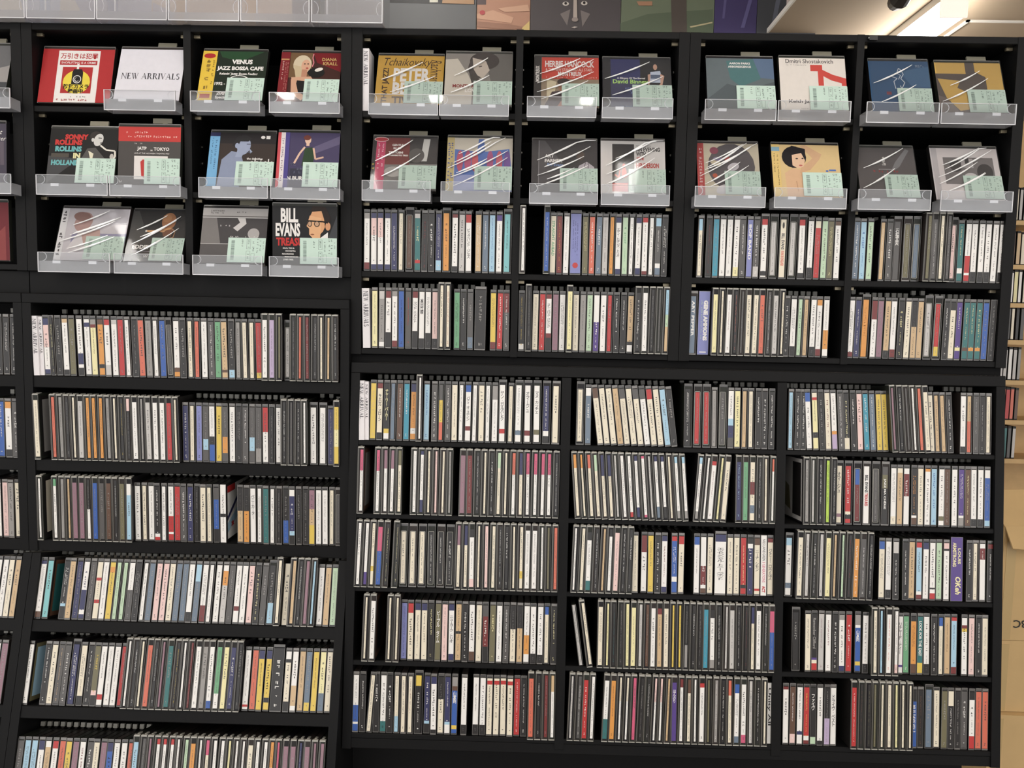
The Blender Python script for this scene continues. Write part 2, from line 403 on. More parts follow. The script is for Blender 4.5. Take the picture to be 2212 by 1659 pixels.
def display_case(label, x0, x1, xd, shelves, zbot, left_up=.021, right_up=.021, frame=FU):
    r = empty('display_case', frame.mx.copy())
    D = .20; zt = 2.034
    board(r, 'upright', x0, x0 + left_up, 0, D, zbot, zt)
    board(r, 'upright', x1 - right_up, x1, 0, D, zbot, zt)
    board(r, 'top_board', x0 + left_up, x1 - right_up, .001, D, zt - .014, zt)
    bays = [(x0 + left_up, x1 - right_up)]
    if xd:
        board(r, 'divider', xd[0], xd[1], .0006, D, zbot, zt + .0008)
        bays = [(bays[0][0], xd[0]), (xd[1], bays[0][1])]
    for a, c in bays:
        for k, z in enumerate(shelves):
            board(r, 'shelf', a, c, .0025, D - .004, z - .0125, z)
        for z in [zt - .014] + [s - .0125 for s in shelves[:-1]]:
            for sx in (a + .006, c - .006):
                o = PIN_MB.build('shelf_pin', r, Matrix.Translation((sx, .020, z - .0035)))
        if len(shelves) > 1:
            for side in (a + .0008, c - .0008):
                sb = MB()
                for z in shelves[:-1]:
                    for q in (.032, .066, .10):
                        sb.join(SOCK_MB, Matrix.Translation((side, .05, z + q)))
                so = sb.build('pin_socket_column', r); so['kind'] = 'stuff'
    bk = MB(); bk.box(x0 + .002, x1 - .002, D - .004, D, zbot + .002, zt - .002, BACK); bk.build('back_panel', r)
    tag(r, label, 'display case', 'black display cases above the racks')
    return r
xs_left = at(45, 60).x
display_case('tall black display case at the left with three rows of face-out discs', xs_left, -.3595, (-.699, -.684), [1.872, 1.705, 1.552], 1.538)
display_case('black display case in the middle, facing discs above two spine rows', -.3585, .3145, (-.030, -.016), U_Z, 1.3805)
display_case('black display case at the right end under the lit ceiling', .3155, .980, (.645, .659), U_Z, 1.3805)
display_case('neighbouring black display case cut off by the left picture edge', xs_left - .68, xs_left - .001, None, [1.872, 1.705, 1.552], 1.538)
cv = MB(); cv.box(-1.031, -.3595, .012, .19, 1.4935, 1.538, BLACK)
tag(cv.build('plinth_board'), 'recessed black plinth under the left display case', 'plinth')
cv = MB(); cv.box(-.3585, .978, .013, .024, 1.3641, 1.3803, BACK); cv.box(-.3585, .978, .024, .19, 1.3658, 1.3803, BACK)
tag(cv.build('plinth_board'), 'thin recessed plinth under the middle and right display cases', 'plinth')
cv = MB(); cv.box(xs_left - .68, -1.033, .012, .19, 1.4935, 1.538, BLACK)
tag(cv.build('plinth_board'), 'recessed plinth under the neighbouring case at the picture edge', 'plinth')

def cd_rack(label, fr, x0, x1, ztop, interior_top, shelves, zbot, dividers=(), up=.018, D=.19, th=.025, kick=True, back=True, name='cd_rack'):
    r = empty(name, fr.mx.copy())
    board(r, 'upright', x0, x0 + up, 0, D, zbot, ztop - .0005)
    board(r, 'upright', x1 - up, x1, 0, D, zbot, ztop - .0005)
    if interior_top is not None: board(r, 'top_board', x0 + .0005, x1 - .0005, -.0012, D, interior_top, ztop)
    edges = [x0 + up]
    for a, c in dividers:
        board(r, 'divider', a, c, .0008, D - .005, zbot + .01, interior_top if interior_top is not None else ztop)
        edges += [a, c]
    edges.append(x1 - up)
    for q in range(0, len(edges), 2):
        for z in shelves: board(r, 'shelf', edges[q], edges[q + 1], .002, D - .004, z - th, z, .0015)
    if back:
        bk = MB(); bk.box(x0 + .002, x1 - .002, D - .004, D, zbot + .002, ztop - .002, BACK); bk.build('back_panel', r)
    tag(r, label, 'CD rack', 'black CD racks')
    return r
cd_rack('black CD rack with three shelves under the left display case', FL, -1.0315, -.3585, 1.4925, 1.4725, [1.3235, 1.149, .9785], .9537)
cd_rack('black CD rack cut off by the left picture edge', FL, -1.70, -1.0325, 1.4925, 1.4725, [1.3235, 1.149, .9785], .9537)
cd_rack('sloping black rack base standing forward under the left shelves', FB, -1.0205, -.3585, -.004, None, [-.139, -.307, -.492], -.66, D=.22, name='rack_base')
cd_rack('sloping black rack base cut off by the left picture edge', FB, -1.69, -1.0215, -.004, None, [-.139, -.307, -.492], -.66, D=.22, name='rack_base')
lr = cd_rack('wide black CD rack with three bays and five shelves at lower right', FR, -.356, .978, .0105, -.0115, [-.150, -.300, -.450, -.601, -.750], -.782, dividers=((.078, .097), (.518, .537)), th=.0105)
board(lr, 'bottom_rail', -.338, .960, .003, .17, -.781, -.7606)
pl = MB(); pl.box(-.3578, .965, .03, .20, .0, .558, BLACK); pl.box(-.345, .965, .022, .2, .40, .43, BLACK)
tag(pl.build('plinth_cabinet'), 'dark plinth cabinet that carries the wide lower right rack', 'cabinet')

# ------------------------------------------------------------------ beyond the right end: wooden shelves and cartons
RX = 1.62; RY = 1.25
wr = empty('wooden_cd_shelf', Matrix.Translation((RX, RY, 0)))
zs = [at(2195, q, o=(0, RY, 0)).z for q in (476, 572, 655, 735, 822, 908, 992)]
b = MB(); b.box(0, .018, 0, .16, 0, 2.25, WOOD); b.build('upright', wr)
b = MB(); b.box(.90, .918, 0, .16, 0, 2.25, WOOD); b.build('upright', wr)
b = MB(); b.box(0, .918, .155, .165, 0, 2.25, WOOD); b.build('back_panel', wr)
for z in zs: b = MB(); b.box(.018, .90, 0, .155, z - .016, z, WOOD); b.build('shelf', wr)
tag(wr, 'pale wooden CD shelf seen past the right end of the rack', 'shelf')
rnd = random.Random(5)
side_cols = ['WCLWpS', 'TXTCXT', 'WWyWCL', 'KGCKGS', 'LLWLSL', 'WoRoXW', 'CrtGLS']
for k, z in enumerate(zs):
    for j in range(11):
        c = side_cols[k][j % 6]
        w = .0125 + .004 * rnd.random(); h = .117 + .005 * rnd.random()
        b = MB(); b.box(0, w - .002, .0, .13, 0, h, TRAY[j % 4]); o = b.build('wooden_shelf_cd', None, Matrix.Translation((RX + .021 + j * .0168, RY + .012, z + .0003)))
        f = MB(); f.box(.0008, w - .0028, -.0008, .0, .004, h - .008, ink(c)); f.build('spine_card', o)
        tag(o, '%s CD, %s from left, %s shelf of the pale wooden unit' % (NAMES[c], ['first', 'second', 'third', 'fourth', 'fifth', 'sixth', 'seventh', 'eighth', 'ninth', 'tenth', 'eleventh'][j], ['top', 'second', 'third', 'fourth', 'fifth', 'sixth', 'lowest'][k]), 'background CD', 'CDs on the wooden shelf beyond the rack')

BY = .46
def carton(px, ytop, ybot, w, d, label, rot=0, flap=False, mark=False):
    a = at(px, ytop, o=(0, BY, 0)); c = at(px, ybot, o=(0, BY, 0))
    return a.z, c.z
z_a = at(2190, 1140, o=(0, BY, 0)).z; z_b = at(2190, 1384, o=(0, BY, 0)).z; z_c = at(2190, 1538, o=(0, BY, 0)).z
x0 = at(2150, 1300, o=(0, BY, 0)).x
def box_carton(z0, z1, w, d, x, y, label, flaps, mark):
    r = empty('cardboard_carton', Matrix.Translation((x, y, z0)))
    h = z1 - z0
    b = MB(); b.box(0, w, 0, d, 0, h, CARD); b.build('carton_body', r)
    t = MB(); t.box(w * .02, w * .085, -.0008, 0, .003, h - .01, TAPE); t.build('packing_tape', r)
    if flaps:
        f = MB(); f.add([(0, 0, h), (w, 0, h), (w, .10, h + .09), (0, .10, h + .075), (0, .003, h + .004), (w, .003, h + .004), (w, .104, h + .094), (0, .104, h + .079)],
                        [(0, 1, 2, 3), (7, 6, 5, 4), (0, 4, 5, 1), (2, 6, 7, 3), (1, 5, 6, 2), (0, 3, 7, 4)], CARD); f.build('flap', r)
        f = MB(); f.add([(0, 0, h), (w, 0, h), (w, -.05, h - .07), (0, -.035, h - .05), (0, 0, h + .004), (w, 0, h + .004), (w, -.054, h - .066), (0, -.039, h - .046)],
                        [(3, 2, 1, 0), (4, 5, 6, 7), (1, 5, 4, 0), (3, 7, 6, 2), (2, 6, 5, 1), (4, 7, 3, 0)], CARD); f.build('flap', r)
    if mark:
        f = MB(); put_text(f, 'BC', (w * .10, .030, w * .19, .062), INK, -.0014, rot=2, bold=.01); f.build('marker_lettering', r)
    tag(r, label, 'carton', 'cardboard cartons beside the rack')
box_carton(.0, z_c, .44, .34, x0 - .005, BY - .02, 'plain brown carton at the bottom of the stack beside the rack', False, False)
box_carton(z_c + .001, z_b, .40, .30, x0 + .012, BY, 'brown carton in the middle of the stack beside the rack', False, False)
box_carton(z_b + .001, z_a, .40, .30, x0 + .012, BY, 'open taped carton on top of the stack, marked in black pen', True, True)
# ------------------------------------------------------------------ face-out discs in clear stands
CAM_INV = CAM_ROT.transposed()
def proj(P):
    q = CAM_INV @ (Vector(P) - CAM_POS)
    return (IW / 2 + FPX * q.x / -q.z, IH / 2 - FPX * q.y / -q.z)

def pm(rgb): return mat('cover_%d_%d_%d' % rgb, mute(rgb, .9), .5, spec=.2, noise=.05, nscale=90)
def ell(cx, cy, rx, ry, a0=0, a1=360, n=18, tilt=0):
    t = math.radians(tilt); out = []
    for k in range(n + (0 if a1 - a0 == 360 else 1)):
        a = math.radians(a0 + (a1 - a0) * k / n); x, y = rx * math.cos(a), ry * math.sin(a)
        out.append((cx + x * math.cos(t) - y * math.sin(t), cy + x * math.sin(t) + y * math.cos(t)))
    return out
def rect(x0, y0, x1, y1): return [(x0, y0), (x1, y0), (x1, y1), (x0, y1)]

def draw_cover(mb, spec, w, z0, z1, rnd):
    h = z1 - z0; y = -.0006
    for k, it in enumerate(spec):
        y -= .00006
        if it[0] == 'p': mb.poly([(u * w, y, z0 + v * h) for u, v in it[2]], pm(it[1]))
        elif it[0] == 't':
            _, rgb, s, bx = it[:4]; kw = it[4] if len(it) > 4 else {}
            put_text(mb, s, (bx[0] * w, z0 + bx[1] * h, bx[2] * w, z0 + bx[3] * h), pm(rgb), y, **kw)
        elif it[0] == 's':
            _, rgb, bx = it[:3]; kw = it[3] if len(it) > 3 else {}
            scribble(mb, (bx[0] * w, z0 + bx[1] * h, bx[2] * w, z0 + bx[3] * h), pm(rgb), y, rnd, **kw)
        elif it[0] == 'l':   # drawn line of some width
            _, rgb, pts, lw = it
            for (ax, ay), (bx, by) in zip(pts, pts[1:]):
                dx, dy = (bx - ax), (by - ay); L = math.hypot(dx, dy) or 1; nx, ny = -dy / L * lw, dx / L * lw
                mb.poly([((ax + nx) * w, y, z0 + (ay + ny) * h), ((ax - nx) * w, y, z0 + (ay - ny) * h), ((bx - nx) * w, y, z0 + (by - ny) * h), ((bx + nx) * w, y, z0 + (by + ny) * h)], pm(rgb))

def price_label(parent, w):
    x0, x1, z0, z1 = w * .43, w * 1.0, .004, .056
    o = bpy.data.objects.new('price_label', PL_MESH['p']); COL.objects.link(o); o.parent = parent
    o.matrix_local = Matrix.Translation((x0, -.0030, z0)) @ Matrix.Diagonal((x1 - x0, 1, z1 - z0, 1))
    q = bpy.data.objects.new('label_print', random.choice(PL_MESH['i'])); COL.objects.link(q); q.parent = o
    return o
PL_MESH = {}
_b = MB(); _b.box(0, 1, 0, .0004, 0, 1, MINT); PL_MESH['p'] = _b.mesh('price_label'); PL_MESH['i'] = []
for _k in range(5):
    rn = random.Random(40 + _k); _b = MB()
    zz = .10
    while zz < .88:
        t = rn.choice((.006, .010, .016)); _b.poly([(.09, -.0002, zz), (.18, -.0002, zz), (.18, -.0002, zz + t), (.09, -.0002, zz + t)], INKM); zz += t + rn.choice((.008, .014, .02))
    for (a, c, e_, f_) in ((.50, .55, .60, .93), (.50, .06, .60, .46), (.63, .05, .72, .36)):   # ruled boxes
        for q in ((a, c, e_, c + .008), (a, f_, e_, f_ + .008), (a, c, a + .006, f_), (e_, c, e_ + .006, f_)):
            _b.poly([(q[0], -.0002, q[1]), (q[2], -.0002, q[1]), (q[2], -.0002, q[3]), (q[0], -.0002, q[3])], INKM)
    scribble(_b, (.515, .10, .59, .42), INKM, -.0002, rn); scribble(_b, (.515, .58, .59, .9), INKM, -.0002, rn)
    scribble(_b, (.645, .42, .715, .86), INKM, -.0002, rn); scribble(_b, (.76, .30, .90, .95), INKM, -.0002, rn, rows=2, fill=.55)
    scribble(_b, (.35, .55 + .1 * rn.random(), .42, .93), INKM, -.0002, rn, fill=.8); scribble(_b, (.92, .5, .97, .95), INKM, -.0002, rn, fill=.6)
    PL_MESH['i'].append(_b.mesh('label_print'))

def stand(px0, px1, zs, label, group='clear acrylic disc stands'):
    x0 = at(px0, 400, o=(0, -.034, 0)); x1 = at(px1, 400, o=(0, -.034, 0))
    # the pixel column leans a little with the view, so measure at the stand's own height
    zpx = proj((0, -.034, zs))[1] + 8
    x0 = at(px0, zpx, o=(0, -.034, 0)).x; x1 = at(px1, zpx, o=(0, -.034, 0)).x
    w = x1 - x0
    r = empty('disc_stand', Matrix.Translation((x0, 0, zs)))
    b = MB(); b.box(.0005, w - .0005, -.0338, -.004, -.016, .0055, ACRB); b.build('trough', r)
    b = MB(); b.box(0, w, -.0362, -.034, -.0165, .0225, ACR); b.build('front_lip', r)
    e = MB()
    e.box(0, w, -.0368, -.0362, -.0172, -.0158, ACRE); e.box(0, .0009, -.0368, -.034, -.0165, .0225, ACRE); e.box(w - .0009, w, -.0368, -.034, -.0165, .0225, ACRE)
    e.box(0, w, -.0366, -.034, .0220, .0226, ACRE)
    e.build('edge_glint', r)
    b = MB(); b.box(.02, w - .02, -.004, .07, .0003, .0023, ACR); b.build('foot_plate', r)
    for sx in (.006, w - .006):
        b = MB(); sg = 1 if sx < .05 else -1
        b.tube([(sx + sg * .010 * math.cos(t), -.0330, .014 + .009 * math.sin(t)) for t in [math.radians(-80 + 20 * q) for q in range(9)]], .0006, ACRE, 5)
        b.build('finger_cutout', r)
    for sx in (w * .25, w * .75):
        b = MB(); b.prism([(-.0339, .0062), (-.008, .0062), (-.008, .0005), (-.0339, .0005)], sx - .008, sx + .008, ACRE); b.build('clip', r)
    return tag(r, label, 'disc stand', group)

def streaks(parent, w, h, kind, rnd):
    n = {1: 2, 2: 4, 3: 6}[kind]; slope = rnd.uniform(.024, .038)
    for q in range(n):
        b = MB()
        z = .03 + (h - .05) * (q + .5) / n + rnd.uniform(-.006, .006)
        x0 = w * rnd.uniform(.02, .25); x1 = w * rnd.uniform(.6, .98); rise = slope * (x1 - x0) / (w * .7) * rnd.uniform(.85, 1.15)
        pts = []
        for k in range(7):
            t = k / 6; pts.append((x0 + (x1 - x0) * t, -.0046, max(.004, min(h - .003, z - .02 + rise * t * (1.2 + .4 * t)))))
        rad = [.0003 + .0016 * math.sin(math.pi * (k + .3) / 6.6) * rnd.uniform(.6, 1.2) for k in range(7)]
        b.tube(pts, rad, GLARE, 6); b.build('wrap_wrinkle_glare', parent)

rd = random.Random(3)
def display(label, xL, xR, yB, yT, art, st=None, zs=None, wr=0, price=True, tab=True, w_max=None, hinge=True, case_rgb=None, stlabel=None):
    P = at(xL, yB, o=(0, -.016, 0)); Q = at(xR, yB, o=(0, -.016, 0))
    bay = [q for q in ((-1.008, -.699), (-.684, -.3805), (-.3375, -.030), (-.016, .2935), (.3365, .645), (.659, .959), (-2, -1.0515)) if q[0] - .02 < (P.x + Q.x) / 2 < q[1] + .02][0]
    P.x = max(P.x, bay[0] + .003); Q.x = min(Q.x, bay[1] - .003)
    w = Q.x - P.x; z = (zs + .0063) if st else zs + .0052
    yb = -.016 if st else .004
    if not st:
        P = at(xL, yB, o=(0, yb, 0)); Q = at(xR, yB, o=(0, yb, 0)); P.x = max(P.x, bay[0] + .003); Q.x = min(Q.x, bay[1] - .003); w = Q.x - P.x
    best = min((abs(proj((P.x + w / 2, yb + .119 * math.sin(math.radians(t)), z + .119 * math.cos(math.radians(t))))[1] - yT), t) for t in [q * .5 for q in range(0, 90)])[1]
    r = empty('display_cd', Matrix.Translation((P.x, yb, z)) @ Matrix.Rotation(math.radians(-best), 4, 'X'))
    body = MB(); m = TRAY[rd.randrange(4)] if not case_rgb else mat('case_%d_%d_%d' % case_rgb, case_rgb, .4)
    body.box(0, w, .0, .0102, 0, .126, m); body.box(0, w, -.0004, .0, .1240, .126, RIB); body.box(0, .0009, -.0004, 0, 0, .126, RIB); body.box(w - .0009, w, -.0004, 0, 0, .126, RIB)
    body.build('jewel_case', r)
    cov = MB(); draw_cover(cov, art, w, .002, .1195, rd); cov.build('printed_cover', r)
    if tab:
        t = MB(); c = w * .68
        t.box(c - .019, c + .019, .004, .0075, .1285, .1385, TABT); t.box(c + .002, c + .012, .002, .0085, .1262, .1285, TABT); t.build('security_tab', r)
    if price: price_label(r, w)
    if wr:
        f = MB(); f.box(.0005, w - .0005, -.0042, -.0040, .001, .1235, WRAP); f.build('shrink_wrap', r)
        streaks(r, w, .122, wr, rd)
    tag(r, label, 'display CD', 'face-out CDs on the display shelves')
    if st: stand(st[0], st[1], zs, 'clear acrylic stand holding the ' + stlabel)
    return r

A1, A2, A3 = U_Z[0], U_Z[1], U_Z[2]
RED = (184, 46, 48); WH = (232, 228, 224); BK = (30, 28, 28); OB = (228, 190, 60)
# left case, row one
display('red shoplifting warning card with a yellow camera sign', 80, 236, 211, 107, [
    ('p', RED, rect(0, 0, 1, 1)), ('p', WH, rect(.22, 0, .80, .97)), ('t', RED, '万引きは犯罪', (.25, .80, .77, .94), dict(bold=.02)), ('p', RED, rect(.25, .70, .77, .785)),
    ('t', WH, 'SHOPLIFTING IS A CRIME', (.27, .715, .75, .77), dict(bold=.01)), ('p', RED, rect(.30, .17, .72, .66)), ('p', (232, 208, 62), ell(.51, .38, .19, .22)), ('p', WH, rect(.495, .60, .525, .72)),
    ('p', BK, [(.44, .56), (.46, .62), (.57, .62), (.59, .56), (.59, .33), (.44, .33)]), ('p', WH, ell(.515, .43, .058, .075)), ('p', BK, ell(.515, .43, .048, .062)), ('p', WH, ell(.51, .425, .03, .04)), ('p', BK, ell(.515, .43, .026, .034)),
    ('t', BK, '防犯カメラ', (.33, .25, .70, .34), dict(bold=.03)), ('t', BK, '録画中', (.39, .165, .63, .255), dict(bold=.03)),
    ('s', BK, (.28, .085, .70, .12), dict(vertical=False, fill=.45)), ('s', RED, (.26, .02, .72, .075), dict(vertical=False, fill=.95))], None, A1, price=False, tab=False)
display('white card reading NEW ARRIVALS in a stand', 244, 387, 213, 108, [
    ('p', (222, 220, 228), rect(0, 0, 1, 1)), ('t', (62, 62, 68), 'NEW ARRIVALS', (.06, .36, .96, .58), dict(serif=True)), ('p', (196, 194, 202), rect(.02, .17, .98, .18))], (226, 380), A1, price=False, stlabel='NEW ARRIVALS card')
OBI = lambda c, x=.22: ('p', c, rect(0, 0, x, 1))
display('dark green bossa compilation with a yellow side band', 424, 566, 219, 112, [
    ('p', (34, 44, 34), rect(0, 0, 1, 1)), ('p', (40, 74, 46), [(.25, 1), (.95, 1), (.6, .8), (.3, .88)]), ('t', WH, 'VENUS', (.46, .74, .78, .84), dict(bold=.05)), ('t', WH, 'JAZZ BOSSA CAFE', (.20, .60, 1.0, .70), dict(bold=.05)),
    ('t', WH, "Relaxin' Jazzy Bossa Feeling", (.22, .515, .95, .575), dict(bold=.03, shear=.1)), ('p', WH, ell(.60, .42, .16, .10, 0, 180)), ('p', (34, 44, 34), ell(.60, .42, .14, .085, 0, 180)),
    ('t', WH, '1992 -', (.22, .32, .42, .38), dict(bold=.04)), ('t', WH, '20th', (.26, .13, .46, .20), dict(bold=.03)), ('t', WH, 'Special', (.22, .04, .50, .11), dict(bold=.03)),
    OBI(OB, .225), ('p', RED, ell(.11, .90, .09, .05)), ('s', (150, 120, 50), (.06, .20, .16, .82), dict(rows=1, bold=1.4)), ('s', (120, 90, 30), (.165, .3, .21, .82)), ('p', (176, 70, 50), rect(.04, .06, .19, .14))], (412, 562), A1, stlabel='yellow-banded green disc')
display('brown portrait disc of a fair-haired singer, red side band', 596, 741, 222, 115, [
    ('p', (66, 36, 32), rect(0, 0, 1, 1)), ('p', (112, 84, 56), rect(.15, .5, .52, 1)), ('p', (120, 28, 34), [(.52, 1), (1, 1), (1, .62), (.6, .8)]), ('l', (226, 130, 140), [(.53, .98), (.52, .9), (.545, .8), (.525, .72)], .008),
    ('p', (206, 190, 160), ell(.36, .76, .15, .19)), ('p', (196, 176, 140), [(.22, .75), (.28, .45), (.40, .45), (.42, .7)]), ('p', (212, 162, 132), ell(.42, .74, .075, .12)), ('p', (186, 132, 104), rect(.36, .50, .45, .66)),
    ('p', (206, 158, 128), [(.20, .50), (.52, .52), (.60, .40), (.52, .30), (.24, .3)]), ('p', BK, [(.30, .44), (.52, .42), (.56, .1), (.26, .1)]), ('p', (206, 158, 128), [(.2, .46), (.27, .46), (.34, .2), (.46, .14), (.40, .04), (.22, .18)]),
    ('p', BK, ell(.60, .60, .14, .10)), ('p', (224, 216, 206), ell(.64, .66, .07, .035, tilt=20)), ('p', (170, 60, 54), ell(.445, .685, .022, .014)), ('p', (60, 40, 34), ell(.40, .77, .014, .01)), ('p', (60, 40, 34), ell(.455, .77, .014, .01)),
    ('t', (206, 172, 104), 'DIANA', (.68, .82, .92, .91), dict(bold=.02)), ('t', (206, 172, 104), 'KRALL', (.70, .73, .94, .83), dict(bold=.02)), OBI((128, 34, 40), .15), ('p', (190, 140, 90), rect(.01, .84, .14, .87)), ('s', (230, 200, 190), (.03, .42, .07, .82)), ('s', (190, 130, 120), (.08, .2, .14, .82), dict(rows=2)), ('p', (214, 178, 120), rect(.0, .13, .14, .19))], (582, 734), A1, stlabel='brown singer portrait disc')
# left case, row two
display('black saxophonist disc with red and teal block letters', 98, 246, 383, 279, [
    ('p', (34, 33, 33), rect(0, 0, 1, 1)), ('p', (70, 70, 72), [(0, 0), (.45, .45), (.1, .5), (0, .5)]), ('t', (206, 56, 52), 'SONNY', (.22, .80, .56, .90), dict(bold=.06, fit='x')), ('t', (206, 56, 52), 'ROLLINS', (.08, .70, .48, .80), dict(bold=.06, fit='x')),
    ('t', (104, 176, 178), 'ROLLINS', (.09, .58, .48, .68), dict(bold=.06, fit='x')), ('p', (84, 78, 70), rect(.04, .48, .30, .55)), ('t', (222, 214, 160), 'IN', (.36, .46, .47, .56), dict(bold=.06)), ('t', (104, 176, 178), 'HOLLAND', (.05, .33, .46, .43), dict(bold=.06, fit='x')),
    ('p', (84, 82, 80), [(.44, .35), (.56, .64), (.68, .66), (.84, .45), (.80, .3), (.5, .25)]), ('p', (58, 52, 50), ell(.67, .87, .085, .085, tilt=-15)), ('p', (206, 204, 200), ell(.715, .80, .068, .115, tilt=-12)), ('p', (206, 204, 200), ell(.63, .80, .02, .035)), ('l', (40, 38, 38), [(.71, .835), (.76, .83)], .008), ('l', (90, 84, 80), [(.74, .74), (.775, .75)], .008), ('p', (222, 216, 190), [(.58, .6), (.66, .55), (.64, .36)]),
    ('l', (226, 222, 210), [(.75, .70), (.84, .62), (.97, .60), (.98, .5), (.90, .38), (.86, .34)], .013), ('p', (190, 184, 176), ell(.93, .5, .03, .05))], (80, 234), A2, stlabel='black saxophonist disc')
display('grey concert disc with a red band and red stroke', 254, 398, 387, 275, [
    ('p', (78, 74, 72), rect(0, 0, 1, 1)), ('p', (200, 60, 56), rect(0, .75, 1, 1)), ('s', (240, 200, 190), (.12, .88, .50, .93), dict(vertical=False)), ('s', (240, 200, 190), (.15, .81, .95, .86), dict(vertical=False)), ('s', (232, 224, 218), (.26, .70, .40, .73), dict(vertical=False)),
    ('t', WH, 'JATP', (.26, .585, .50, .66), dict(bold=.03)), ('t', WH, 'IN', (.515, .585, .555, .61), dict(bold=.02)), ('t', WH, 'TOKYO', (.57, .585, .82, .66), dict(bold=.03)), ('t', WH, 'LIVE AT THE NICHIGEKI THEATRE 1953', (.26, .53, .82, .56)),
    ('p', (222, 216, 212), rect(.26, .10, .80, .50)), ('p', (196, 60, 56), [(.36, .40), (.40, .44), (.46, .43), (.46, .18), (.42, .13), (.38, .15)]), ('s', WH, (.03, .03, .14, .09), dict(vertical=False))], (238, 391), A2, stlabel='grey concert disc with red band')
display('brown disc with a blue-tinted profile and light blue band', 444, 588, 391, 288, [
    ('p', (58, 48, 44), rect(0, 0, 1, 1)), ('p', (40, 36, 38), rect(.15, .80, 1, 1)), ('p', (136, 146, 172), [(.16, 0), (.20, .5), (.34, .66), (.48, .62), (.54, .42), (.50, 0)]), ('p', (150, 160, 186), ell(.52, .75, .10, .16, tilt=-8)), ('p', (150, 160, 186), [(.40, .55), (.50, .55), (.55, .7), (.44, .75)]),
    ('p', (44, 42, 44), [(.34, .76), (.40, .92), (.52, .97), (.64, .90), (.58, .84), (.46, .84), (.42, .72)]), ('p', (150, 160, 186), [(.6, .72), (.655, .65), (.62, .62)]), ('p', (150, 160, 186), ell(.415, .76, .03, .05)), ('l', (60, 62, 74), [(.56, .79), (.62, .79)], .007), ('l', (80, 84, 100), [(.57, .635), (.63, .64)], .006), ('p', WH, ell(.80, .92, .032, .03)), ('p', WH, rect(.85, .89, .91, .95)),
    ('t', WH, 'the definitive', (.58, .50, .82, .54), dict(bold=.02)), ('t', WH, 'chick', (.62, .38, .98, .52), dict()), OBI((112, 172, 216), .15), ('p', (44, 46, 84), rect(0, .93, .15, 1)), ('s', (52, 84, 120), (.03, .38, .06, .9)), ('s', (60, 92, 130), (.08, .3, .12, .9))], (430, 579), A2, stlabel='blue profile disc')
display('violet disc of a dancer in a green dress', 594, 741, 391, 288, [
    ('p', (70, 62, 96), rect(0, 0, 1, 1)), ('p', (96, 88, 120), [(.5, .7), (1, .95), (1, .8), (.55, .6)]), ('p', (54, 54, 72), rect(.22, 0, 1, .35)), ('p', (42, 66, 42), [(.40, .40), (.44, .72), (.56, .74), (.60, .62), (.58, .40)]), ('p', (222, 184, 160), ell(.485, .87, .05, .075)), ('p', (110, 56, 48), ell(.47, .91, .06, .045)), ('p', (222, 184, 160), [(.46, .76), (.51, .76), (.51, .84), (.46, .84)]),
    ('l', (222, 184, 160), [(.44, .74), (.36, .62), (.28, .44)], .016), ('l', (214, 174, 150), [(.58, .72), (.62, .52), (.75, .56)], .015), ('s', (90, 92, 112), (.22, .24, .44, .46), dict(vertical=False, rows=3)), ('t', WH, 'N BURTON', (.17, .14, .62, .21), dict(bold=.03)),
    ('p', (206, 76, 84), rect(0, 0, .05, 1)), ('p', (224, 214, 214), rect(.05, 0, .12, 1)), ('p', (78, 68, 140), rect(.12, 0, .19, 1)), ('s', (120, 100, 120), (.06, .1, .11, .9))], (585, 735), A2, stlabel='violet dancer disc')
# left case, row three
display('washed-out lilac portrait disc in crinkled wrap', 114, 262, 553, 452, [
    ('p', (206, 200, 206), rect(0, 0, 1, 1)), ('p', (150, 146, 176), rect(.2, .34, 1, .52)), ('p', (222, 216, 218), [(.15, .2), (.30, .55), (.55, .5), (.62, .2)]), ('p', (184, 146, 140), ell(.34, .74, .13, .19, tilt=-12)), ('p', (150, 112, 104), ell(.31, .84, .13, .09, tilt=-12)), ('p', (196, 160, 150), [(.34, .5), (.60, .6), (.64, .34), (.4, .3)]),
    ('p', (230, 228, 230), rect(0, 0, .10, 1)), ('s', (90, 86, 90), (.01, .05, .08, .95), dict(bold=1.5))], (84, 239), A3, wr=3, stlabel='washed-out lilac disc')
display('black disc of a brass player lettered in white', 267, 406, 558, 457, [
    ('p', (40, 37, 36), rect(0, 0, 1, 1)), ('p', (70, 68, 66), [(0, 0), (.3, .55), (.1, 1), (0, 1)]), ('p', (176, 116, 74), ell(.66, .80, .125, .17)), ('p', (196, 136, 88), ell(.62, .86, .08, .08)), ('p', (126, 76, 48), [(.56, .62), (.76, .66), (.74, .5), (.6, .5)]), ('l', (220, 160, 100), [(.30, .60), (.46, .60), (.72, .66)], .018), ('p', (206, 150, 100), ell(.57, .62, .06, .04)), ('p', (236, 230, 220), ell(.29, .60, .018, .02)),
    ('l', (170, 120, 80), [(.72, .66), (.80, .6), (.78, .48), (.62, .44)], .008), ('t', WH, 'EDDIE', (.10, .24, .38, .33), dict(bold=.04)), ('l', (160, 150, 170), [(.06, .20), (.9, .20)], .004), ('t', WH, 'W', (.32, .06, .40, .14))], (248, 397), A3, wr=2, stlabel='black brass player disc')
